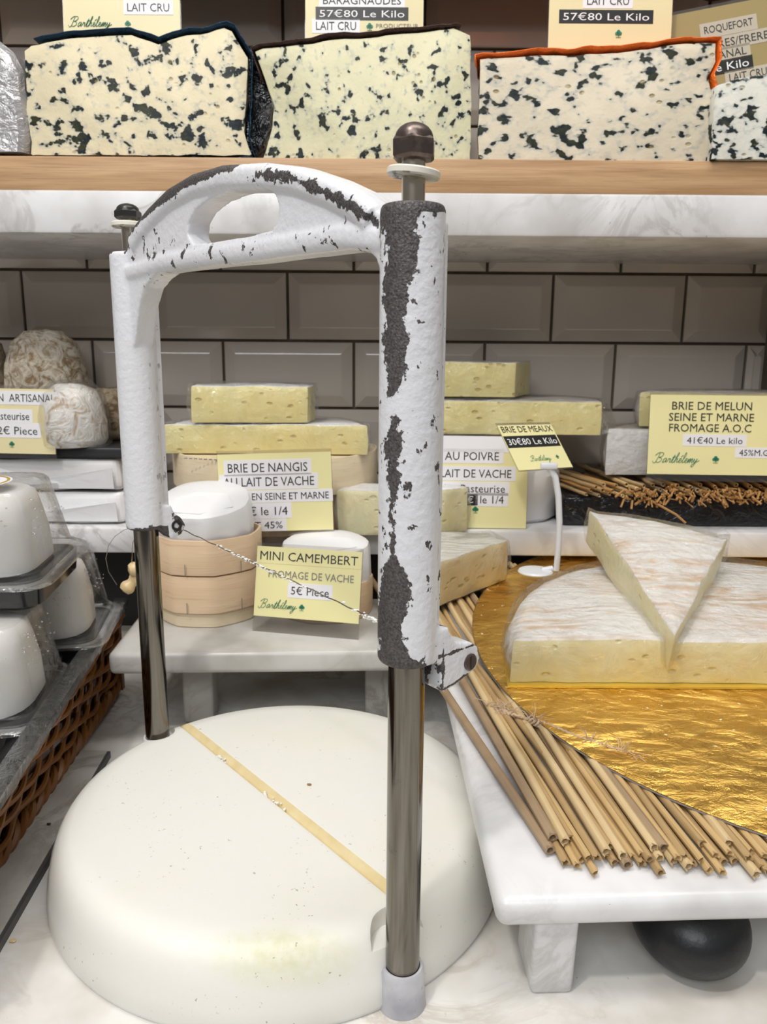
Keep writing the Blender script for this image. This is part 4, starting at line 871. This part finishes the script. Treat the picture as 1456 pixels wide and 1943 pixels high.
lean_tag('white-topped price tag reading BRIE AU POIVRE on the shelf, right of the cutter', (778, 1000), (998, 1004), 838, 0.785, 'card_yellow',
    [('', 0.47, 0.08, 0.86, 0.10, 'white'), ('BRIE AU POIVRE', 0.42, 0.21, 0.66, 0.09, 'white'), ('AU LAIT DE VACHE', 0.48, 0.40, 0.76, 0.09, 'white'), ('lait Pasteurise', 0.55, 0.565, 0.52, 0.085, 'white'), ('le 1/4', 0.70, 0.685, 0.20, 0.085, 'white'), ('€', 0.515, 0.685, 0.05, 0.075, 'black')], None, (0.56, 0.80, 0.05), tilt=0.10)

# ================================================================== LEFT PART OF THE LOWER SHELF
def paper_pack(label, cx, cy, z0, w, d, h, seed, mat='grey_paper'):
    t = thing('paper_package', label, 'wrapped cheese', (cx, cy, z0), (0, 0, 0), 'flat packages in white paper'); mb = MB()
    mb.box((0, 0, h / 2), (w, d, h), 0.008, 3); bmesh.ops.subdivide_edges(mb.bm, edges=mb.bm.edges, cuts=3, use_grid_fill=True)
    for v in mb.bm.verts:
        q = v.co.copy(); v.co += noise.noise_vector(q * 22 + Vector((seed, 0, 0))) * 0.004; v.co.z = min(max(v.co.z, 0.0), h)
    mb.build('paper_wrapper', mat, t, sharp=35)
    fm = MB(); y = -d / 2 - 0.0065
    for (a, b) in (((-0.42, 0.9), (0.1, 0.3)), ((-0.1, 0.35), (0.46, 0.75))):
        ps = [Vector((a[0] * w, y, a[1] * h)), Vector((b[0] * w, y - 0.001, b[1] * h)), Vector((b[0] * w, y + 0.002, 0.06 * h + 0.002)), Vector((a[0] * w, y + 0.002, 0.06 * h + 0.002))]
        fm.rings([ps, [p + Vector((0, 0.0007, 0)) for p in ps]])
    fm.build('paper_fold', 'white_paper', t, sharp=30)
lx = -0.355
paper_pack('lower flat white paper package at the back left, under another package', lx, 0.856, ZS, 0.165, 0.125, 0.0335, 1, 'white_paper')
paper_pack('upper flat white paper package at the back left, under the black slate', lx, 0.856, ZS + 0.0345, 0.16, 0.122, 0.0345, 6)
ZSL = ZS + 0.0345 + 0.0355
sl = MB(); sl.box((0, 0, 0.0055), (0.175, 0.125, 0.011), 0.0015, 2); bmesh.ops.subdivide_edges(sl.bm, edges=sl.bm.edges, cuts=4, use_grid_fill=True)
for v in sl.bm.verts: v.co += noise.noise_vector(v.co * 60) * 0.0012; v.co.z = min(max(v.co.z, 0), 0.0112)
ts = sl.build('slate_board', 'slate', None, sharp=30); ts.location = (lx, 0.856, ZSL); tag(ts, 'black slate board carrying the wrinkled goat cheeses', 'slate board')
ZG = ZSL + 0.0115
def goat(label, px, py_base, Y_, wpx, z1, mat, seed, wrap=False):
    c = at(px, 800, Y_); r = wpx / 2 / F * Y_ / 0.985; h = z1 - ZG
    t = thing('goat_cheese', label, 'cheese', (c.x, Y_, ZG), (0, 0, 0), 'wrinkled goat cheeses on slate'); mb = MB()
    prof = [(r * 0.9, 0), (r, h * 0.12), (r * 1.0, h * 0.4), (r * 0.93, h * 0.68), (r * 0.74, h * 0.88), (r * 0.45, h * 0.98), (r * 0.15, h), (0.001, h)]
    mb.lathe(prof, (0, 0, 0), 40); 
    for v in mb.bm.verts:
        k = 1 if v.co.z > 0.001 else 0; v.co += noise.noise_vector(v.co * 90 + Vector((seed, 0, 0))) * 0.0028 * k; v.co.z = max(v.co.z, 0)
    mb.build('rind', mat, t, sharp=80)
    if wrap: MB().lathe([(r * 1.12, 0.001), (r * 1.1, h * 0.5), (r * 0.98, h * 0.85), (r * 0.6, h * 1.05), (0.002, h * 1.08)], (0, 0, 0), 28).jitter(0.0025, 40, seed).build('plastic_wrap', 'plastic_wrap', t, sharp=60)
goat('tall dome of brown mottled goat cheese at the back left', 96, 840, 0.885, 150, at(96, 626, 0.885).z, 'rind_goat', 1)
goat('brown mottled goat cheese cut off by the left edge of the photo', -45, 840, 0.885, 140, at(0, 628, 0.885).z, 'goat_dark', 2)
goat('white wrinkled goat cheese in clear wrap next to the ARTISANAL tag', 140, 840, 0.815, 118, at(140, 728, 0.815).z, 'rind_goat_white', 3, True)
goat('dark brown goat cheese half hidden behind the left cutter sleeve', 212, 820, 0.885, 96, at(200, 735, 0.885).z, 'goat_dark', 4)
o_ = at(-100, 858, 0.785); e_ = at(106, 862, 0.785)
price_tag('cream price tag reading ARTISANAL at the left edge, in front of goat cheeses', o_, (e_.x - o_.x, 0, e_.z - o_.z), (0, 0.08, 1), (e_ - o_).length, at(50, 738, 0.785).z - at(50, 861, 0.785).z, 'card_cream',
    [('ROVE DES GARRIGUES' if False else 'N  ARTISANAL', 0.75, 0.14, 0.52, 0.12, 'white'), ('Pasteurise', 0.60, 0.42, 0.34, 0.12, 'white'), ('12€ Piece', 0.64, 0.64, 0.40, 0.13, 'white')], None, (0.60, 0.86, 0.06), drop=0.004)

# ================================================================== RIGHT MARBLE STAND, STRAW MAT, GOLD BOARD, BRIE
TILT = R_(5.0)
def tl(x, v, w): return Vector((x, 0.33 + v * math.cos(TILT) - w * math.sin(TILT), 0.063 + v * math.sin(TILT) + w * math.cos(TILT)))
tb_ = thing('marble_stand', 'white marble stand on the right, sloping, under the straw mat and gold board', 'display stand', (0.0575, 0.33, 0.063), (TILT, 0, R_(2.6)))
MB().box((0.21, 0.19, -0.0085), (0.42, 0.38, 0.017), 0.0062, 4).build('slab', 'marble', tb_, sharp=60)
for lx_, lv in ((0.0325, 0.0215), (0.387, 0.0215), (0.0325, 0.36), (0.387, 0.36)):
    b = MB(); hh = 0.0465 + lv * math.sin(TILT); b.box((lx_ + 0.0, lv, -0.016 - hh / 2), (0.0225, 0.034, hh), 0.003, 3); b.build('leg', 'marble', tb_, sharp=60)
# straw mat
WM = 0.0005
st = thing('straw_mat', 'large straw mat with twine tie on the right marble stand', 'straw mat', tl(0.2, 0.1, WM), (TILT, 0, 0))
rs = random.Random(11)
dirx = Vector((-0.17, 0.985, 0)).normalized()
variants = [straw_mesh(0.42, 0.0021 + 0.0003 * (i % 4), 40 + i) for i in range(10)]
vmesh = []
for i, vm in enumerate(variants):
    o0 = vm.build('straw', 'straw_%d' % (i % 4), None); vmesh.append(o0.data); bpy.data.objects.remove(o0)
for k in range(84):
    row = k % 2; i_ = k // 2; x = 0.091 + 0.0052 * i_ + rs.gauss(0, 0.0012); v = 0.016 + 0.013 * rs.random() + 0.006 * row + (0.004 if i_ < 3 else 0)
    o = bpy.data.objects.new('straw', vmesh[rs.randrange(10)]); COL.objects.link(o); o.parent = st
    yaw = math.atan2(0.17, 0.985) + rs.gauss(0, 0.026) + (0.03 * math.exp(-i_ / 4))
    o.location = Vector((x, v, row * 0.0042 + rs.random() * 0.0008)) - Vector((0.2, 0.1, 0)); o.rotation_euler = (0.0, 0, yaw)
    if i_ == 0 and row == 0: o.rotation_euler = (0, 0, 0.26)
tw = MB()      # twine woven across the reeds
for ph_ in range(3):
    pts = []
    for k in range(70):
        f_ = k / 69; x = 0.0755 + 0.074 * f_; v = 0.163 - 0.047 * f_ - 0.006 * f_ * f_ + 0.0018 * math.sin(k * 1.1 + ph_ * 2)
        pts.append(Vector((x, v, 0.0095 + 0.0016 * math.sin(k * 0.9 + ph_ * 2.1))) - Vector((0.2, 0.1, 0)))
    tw.tube(pts, 0.0011, 5)
tw.build('twine', 'twine', st)
fzz = MB()
for k in range(90):
    f_ = rs.choice((0.0, 0.12, 0.35, 0.8, 1.0)) + rs.gauss(0, 0.03); x = 0.0755 + 0.074 * f_; v = 0.163 - 0.047 * f_ - 0.006 * f_ * f_
    p = Vector((x, v, 0.0105)) - Vector((0.2, 0.1, 0)); q = p + Vector((rs.gauss(0, 0.006), rs.gauss(0, 0.005), 0.001 + abs(rs.gauss(0, 0.003))))
    fzz.tube([p, (p + q) / 2 + Vector((0.001, 0.0008, 0.0008)), q], 0.00025, 4)
fzz.build('twine_fuzz', 'twine', st)['kind'] = 'stuff'
# round gold board
gb = thing('gold_board', 'large round gold cardboard on the straw mat', 'cake board', tl(0.343, 0.266, 0.0100), (TILT, 0, 0))
MB().lathe([(0.2675, 0.0), (0.268, 0.0004), (0.268, 0.0014), (0.2665, 0.0019)], (0, 0, 0), 160).build('gold_top', 'gold_foil', gb, sharp=30)
MB().lathe([(0.2684, 0.0001), (0.2684, 0.0013)], (0, 0, 0), 160, cap0=False, cap1=False).build('board_edge', 'board_edge_grey', gb)
# half wheel of brie on its own thin gold board
BV = 0.1915
gs = thing('gold_board', 'thin straight-edged gold card directly under the big half brie', 'cake board', tl(0.272, BV, 0.0122), (TILT, 0, 0))
p_, _ = half((0, -0.004), 0.182)
m_ = MB(); m_.rings([[Vector((x, y, z)) for x, y in p_] for z in (0, 0.0016)]); m_.build('card', 'gold_edge', gs, sharp=30)
p_, c_ = half((0, 0), 0.180)
section('big half wheel of brie with white rind, cut face to the front, on gold card', p_, c_, 0, 0.0325, 'brie_paste_soft', 'rind_brie', loc=tl(0.272, BV, 0.0141), rot=(TILT, 0, 0), rnd=0.009, bulge=0.003, dome=0.004, seed=31, wrap=0.0022)
# wedge of brie laid on top, its tip hanging over the cut face
def V2(px, py, P0, tau):
    d = ray(px, py); tt = math.tan(tau); t_ = (P0.z - P0.y * tt - CH) / (d.z - d.y * tt); return d * t_ + Vector((0, 0, CH))
TW = R_(14.5); tip = at(1281, 1205, 0.502)
hw_ = 0.030
wl, wr_ = V2(1119, 972, tip, TW), V2(1381, 1022, tip, TW)
inv = Matrix.Rotation(-TW, 3, 'X')
loc = tip - Matrix.Rotation(TW, 3, 'X') @ Vector((0, 0, hw_))
def l2(p): q = inv @ (p - loc); return (q.x, q.y)
a_, b_ = l2(wr_), l2(wl); Tp = l2(tip)
mid = [((a_[0] + (b_[0] - a_[0]) * f_), (a_[1] + (b_[1] - a_[1]) * f_)) for f_ in (0.25, 0.5, 0.75)]
nx, ny = (a_[1] - b_[1]), -(a_[0] - b_[0]); nl = math.hypot(nx, ny); nx, ny = -nx / nl, -ny / nl
if ny < 0: nx, ny = -nx, -ny
mid = [(m[0] + nx * 0.010 * s_, m[1] + ny * 0.010 * s_) for m, s_ in zip(mid, (0.75, 1, 0.75))]
plan = [Tp, a_] + mid + [b_]
section('triangular brie wedge in clear wrap lying on the big half brie, tip forward', plan, [True, False, False, False, False, True], 0, hw_, 'brie_paste_soft', 'rind_brie', loc=loc, rot=(TW, 0, 0), rnd=0.005, bulge=0.001, dome=0.002, seed=33, wrap=0.0028)
# white stem with a tilted tag
sb = at(1016, 1086, 0.715); 
ts_ = thing('tag_stand', 'white plastic stem on a round foot holding the tilted BRIE DE MEAUX tag', 'tag stand', (sb.x, sb.y, sb.z))
MB().lathe([(0.0165, 0), (0.0168, 0.001), (0.0155, 0.0025), (0.004, 0.0035)], (0, 0, 0), 40).build('foot', 'white_plastic', ts_)
sp = [at(1056, 1082, 0.716), at(1060, 1040, 0.716), at(1062, 990, 0.716), at(1060, 940, 0.716), at(1054, 905, 0.716), at(1042, 886, 0.716)]
MB().tube([sb + Vector((0.006, 0.0, 0.002)), sb.lerp(sp[0], 0.8) + Vector((0, 0, 0.002))] + sp, 0.0030, 10).build('stem', 'white_plastic', ts_, world=True)
cp = at(1042, 884, 0.713); MB().box(cp, (0.016, 0.005, 0.006), 0.0015).build('clip', 'white_plastic', ts_, world=True)
bl_ = at(985, 893, 0.707); rv_ = Vector((120, 80, -4)); uv_ = Vector((-37, 55, 78))
price_tag('tilted yellow price tag with a black 30€80 strip on the white stem', bl_, rv_, uv_, 0.0715, 0.051, 'card_yellow',
    [('BRIE DE MEAUX', 0.5, 0.10, 0.94, 0.14, 'plain'), ('30€80 Le Kilo', 0.49, 0.38, 0.90, 0.15, 'black')], (0.30, 0.82, 0.055), (0.80, 0.76, 0.055), drop=0.0)
# black rounded knob on the counter under the stand
kb = MB(); kc = on(1325, 1868, 0.0); 
kb.ball((0, 0, 0), 1.0, (0.031, 0.034, 0.024), 4)
for v in kb.bm.verts:
    if v.co.z < -0.021: v.co.z = -0.021
ko = kb.build('door_knob', 'black_enamel', None); ko.name = 'black_knob'; ko.location = (kc.x + 0.002, kc.y + 0.022, 0.0212); tag(ko, 'glossy black rounded knob lying under the right marble stand', 'knob')

# ================================================================== BASKET OF FRESH CHEESES, LEFT
A0, A1 = Vector((-0.240, 0.30, 0.0065)), Vector((-0.257, 0.690, 0.0065))       # foot of the right wall
B0, B1 = Vector((-0.205, 0.30, 0.083)), Vector((-0.249, 0.700, 0.092))         # its rim
bk = thing('wicker_basket', 'brown wicker basket along the left edge holding tubs of fresh cheese', 'basket', (-0.40, 0.5, 0.0065))
def wall_pt(f_, g_, off=0.0): p = A0.lerp(A1, f_).lerp(B0.lerp(B1, f_), g_); return p + Vector((off, 0, -off * 0.3))
NS = 13
for k in range(NS + 1):
    f_ = k / NS; MB().tube([wall_pt(f_, g_ / 6, -0.001) for g_ in range(7)], 0.0019, 6).build('stake', 'wicker', bk, world=True)
rows = 7
for r_ in range(rows):
    pts = []; g_ = 0.20 + 0.64 * r_ / (rows - 1)
    for k in range(NS * 6 + 1):
        f_ = k / (NS * 6); ph = math.pi * f_ * NS + (math.pi if r_ % 2 else 0)
        pts.append(wall_pt(f_, g_ + 0.022 * math.sin(ph * 0.31 + r_ * 1.7), 0.0026 * math.sin(ph)))
    MB().tube(pts, 0.0021, 7).build('woven_strand', 'wicker', bk, world=True)
for nm, g_, rr, n_ in (('base_braid', 0.05, 0.0034, 3), ('rim_braid', 0.90, 0.0026, 2)):
    for j in range(n_):
        pts = []
        for k in range(161):
            f_ = k / 160; a = f_ * 60 + j * 2.094; pts.append(wall_pt(f_, g_ + 0.055 * math.sin(a), 0.0035 * math.cos(a)))
        MB().tube(pts, rr * 0.9, 7).build(nm, 'wicker', bk, world=True)
inn = MB(); inn.rings([[wall_pt(0, 0, -0.006), wall_pt(1, 0, -0.006), wall_pt(1, 0.93, -0.006), wall_pt(0, 0.93, -0.006)], [wall_pt(0, 0, -0.009), wall_pt(1, 0, -0.009), wall_pt(1, 0.93, -0.009), wall_pt(0, 0.93, -0.009)]])
inn.build('dark_liner', 'black_plastic', bk, world=True, smooth=False)
bt = MB(); bt.box((-0.415, 0.5, 0.009), (0.31, 0.38, 0.005)); bt.build('bottom', 'wicker', bk, world=True)
fe = MB()
fe.box((-0.41, 0.694, 0.045), (0.32, 0.006, 0.078)); fe.build('end_wall', 'wicker', bk, world=True)
# black tray with a clear lip lining the basket
ty = thing('display_tray', 'black plastic tray with a clear lip lining the wicker basket', 'tray', (-0.41, 0.5, 0.0125))
MB().box((-0.415, 0.5, 0.036), (0.29, 0.37, 0.045), 0.004).build('tray_body', 'black_plastic', ty, world=True)
lp = MB()
pr = [(-0.022, -0.010), (-0.010, -0.002), (-0.006, 0.004), (0.003, 0.0045), (0.0062, 0.0035), (0.0066, -0.003)]
lp.rings([[B0.lerp(B1, f_) + Vector((dx, 0, dz)) for dx, dz in pr] for f_ in [k / 20 for k in range(21)]], False, False, closed=False)
lo = lp.build('clear_lip', 'grey_film', ty, world=True); md = lo.modifiers.new('t', 'SOLIDIFY'); md.thickness = 0.0008; apply_mods(lo)
# tubs
def rsq(hw, z, rr, n=7, yaw=0.0):
    out = []
    for cx_, cy_, a0 in ((1, 1, 0), (-1, 1, 90), (-1, -1, 180), (1, -1, 270)):
        for k in range(n):
            a = R_(a0 + 90 * k / (n - 1)); out.append(Vector((cx_ * (hw - rr) + rr * math.cos(a), cy_ * (hw - rr) + rr * math.sin(a), z)))
    return out
def tub(label, loc, yaw, tilt=(0, 0), s=1.0, seal=False):
    t = thing('cheese_tub', label, 'cheese tub', loc, (tilt[0], tilt[1], yaw), 'clear tubs of fresh white cheese in the basket')
    hb = 0.047 * s
    MB().rings([rsq(hb * 0.86, 0, 0.012), rsq(hb * 0.92, 0.004, 0.013), rsq(hb * 0.95, 0.018, 0.013)]) if False else None
    b = MB(); b.rings([rsq(hb * 0.86, -0.004, 0.012), rsq(hb * 0.97, 0.0, 0.014), rsq(hb * 1.0, 0.016, 0.014), rsq(hb * 0.93, 0.0165, 0.014)]); b.build('black_base', 'black_plastic', t, sharp=40)
    f = MB(); f.rings([rsq(hb * 0.96, 0.0165, 0.014), rsq(hb * 1.14, 0.0172, 0.02), rsq(hb * 1.17, 0.0155, 0.02), rsq(hb * 1.175, 0.0175, 0.02), rsq(hb * 1.13, 0.0195, 0.02), rsq(hb * 1.02, 0.0198, 0.016), rsq(hb * 1.0, 0.0235, 0.015), rsq(hb * 0.95, 0.0245, 0.015)], False, False); f.build('clear_flange', 'clear_plastic', t, sharp=50)
    d = MB(); d.rings([rsq(hb * 0.95, 0.0245, 0.015), rsq(hb * 0.88, 0.046, 0.016), rsq(hb * 0.80, 0.070, 0.017), rsq(hb * 0.775, 0.0755, 0.016), rsq(hb * 0.72, 0.0785, 0.014), rsq(hb * 0.3, 0.079, 0.008)], False, True); d.build('clear_dome', 'clear_plastic', t, sharp=40)
    c = MB(); c.rings([rsq(hb * 0.68, 0.0168, 0.022), rsq(hb * 0.79, 0.019, 0.026), rsq(hb * 0.77, 0.042, 0.026), rsq(hb * 0.69, 0.062, 0.024), rsq(hb * 0.63, 0.0695, 0.020), rsq(hb * 0.54, 0.0725, 0.018), rsq(hb * 0.2, 0.073, 0.006)])
    c.jitter(0.0012, 50, loc[0] * 9); c.build('fresh_cheese', 'fresh_cheese', t, sharp=60)
    dr = MB(); rd_ = random.Random(int(loc[1] * 1000))
    for k in range(130):
        a = rd_.random(); sd_ = rd_.randrange(4); g = rd_.random(); hw = hb * (0.89 - 0.09 * g) + 0.0004; p = Vector(((a * 2 - 1) * hw * 0.8, -hw, 0.046 + 0.026 * g)); p = Matrix.Rotation(sd_ * math.pi / 2, 3, 'Z') @ p
        dr.ball(p, 0.0005 + 0.0007 * rd_.random() ** 2, (1, 1, 1), 1)
    dr.build('water_drop', 'clear_plastic', t)['kind'] = 'stuff'
    if seal:
        MB().lathe([(0.020, 0.0793), (0.020, 0.0796)], (0, 0, 0), 40).build('round_seal', 'label_white', t)
        MB().lathe([(0.0165, 0.0797), (0.0185, 0.0797), (0.0185, 0.0799), (0.0165, 0.0799)], (0, 0, 0), 40, cap0=False, cap1=False).build('seal_ring', 'gold_edge', t)
    return t
ZT = 0.0590
tub('nearest clear tub of fresh cheese at the left edge, beaded with water drops', (-0.280, 0.500, ZT + 0.011), R_(8), s=1.04)
tub('clear tub of fresh cheese at the back of the basket, by the wooden beads', (-0.287, 0.622, ZT + 0.020), R_(10), s=1.04)
tub('topmost clear tub of fresh cheese, stacked on the two others', (-0.292, 0.556, ZT + 0.0945), R_(4), (0.06, 0), s=1.06, seal=True)
# hand wire with wooden handles hanging by the basket end
bd = thing('cheese_wire', 'thin cheese wire with pale wooden bead handles behind the left post', 'cheese wire', at(240, 1120, 0.66))
for (x1, y1, x2, y2) in ((243, 1083, 262, 1078), (234, 1123, 250, 1106)):
    p1, p2 = at(x1, y1, 0.660), at(x2, y2, 0.664); m_ = MB()
    pr = [(0.0005, 0), (0.0048, 0.001), (0.0066, 0.004), (0.0066, 0.0065), (0.0046, 0.0105), (0.0050, 0.0125), (0.0064, 0.015), (0.0060, 0.018), (0.003, 0.0205), (0.0005, 0.021)]
    q = (p2 - p1).to_track_quat('Z', 'Y').to_matrix(); m_.lathe(pr, p1, 20, q); m_.build('bead_handle', 'bead_wood', bd, world=True)
wl_ = [at(x, y, 0.660) for x, y in ((222, 1110), (206, 1085), (201, 1060), (206, 1035), (218, 1018), (235, 1006), (252, 1000), (262, 1005), (252, 1030), (250, 1065), (252, 1080))]
MB().tube(wl_, 0.0003, 5).build('wire', 'steel_bright', bd, world=True)
# bits of cheese and straw fallen on the marble
for nm, lab, p, r_, m_ in (('brown_crumb', 'small brown crumb on the white base, right of the groove', on(587, 1490, 0.0419), 0.0013, 'brown_crumb'), ('cheese_crumb', 'tan crumb on the marble beside the dark slab edge', on(25, 1787, 0.0), 0.0016, 'bead_wood'), ('dark_crumb', 'black speck on the marble slab by the basket', on(93, 1565, 0.006), 0.0013, 'ink_black')):
    b = MB(); b.ball((0, 0, 0), r_, (1.3, 0.8, 0.6), 2).jitter(0.0006, 900); o = b.build(nm, m_, None); o.location = p + Vector((0, 0, r_ * 0.5)); tag(o, lab, 'crumb')
flush_text()
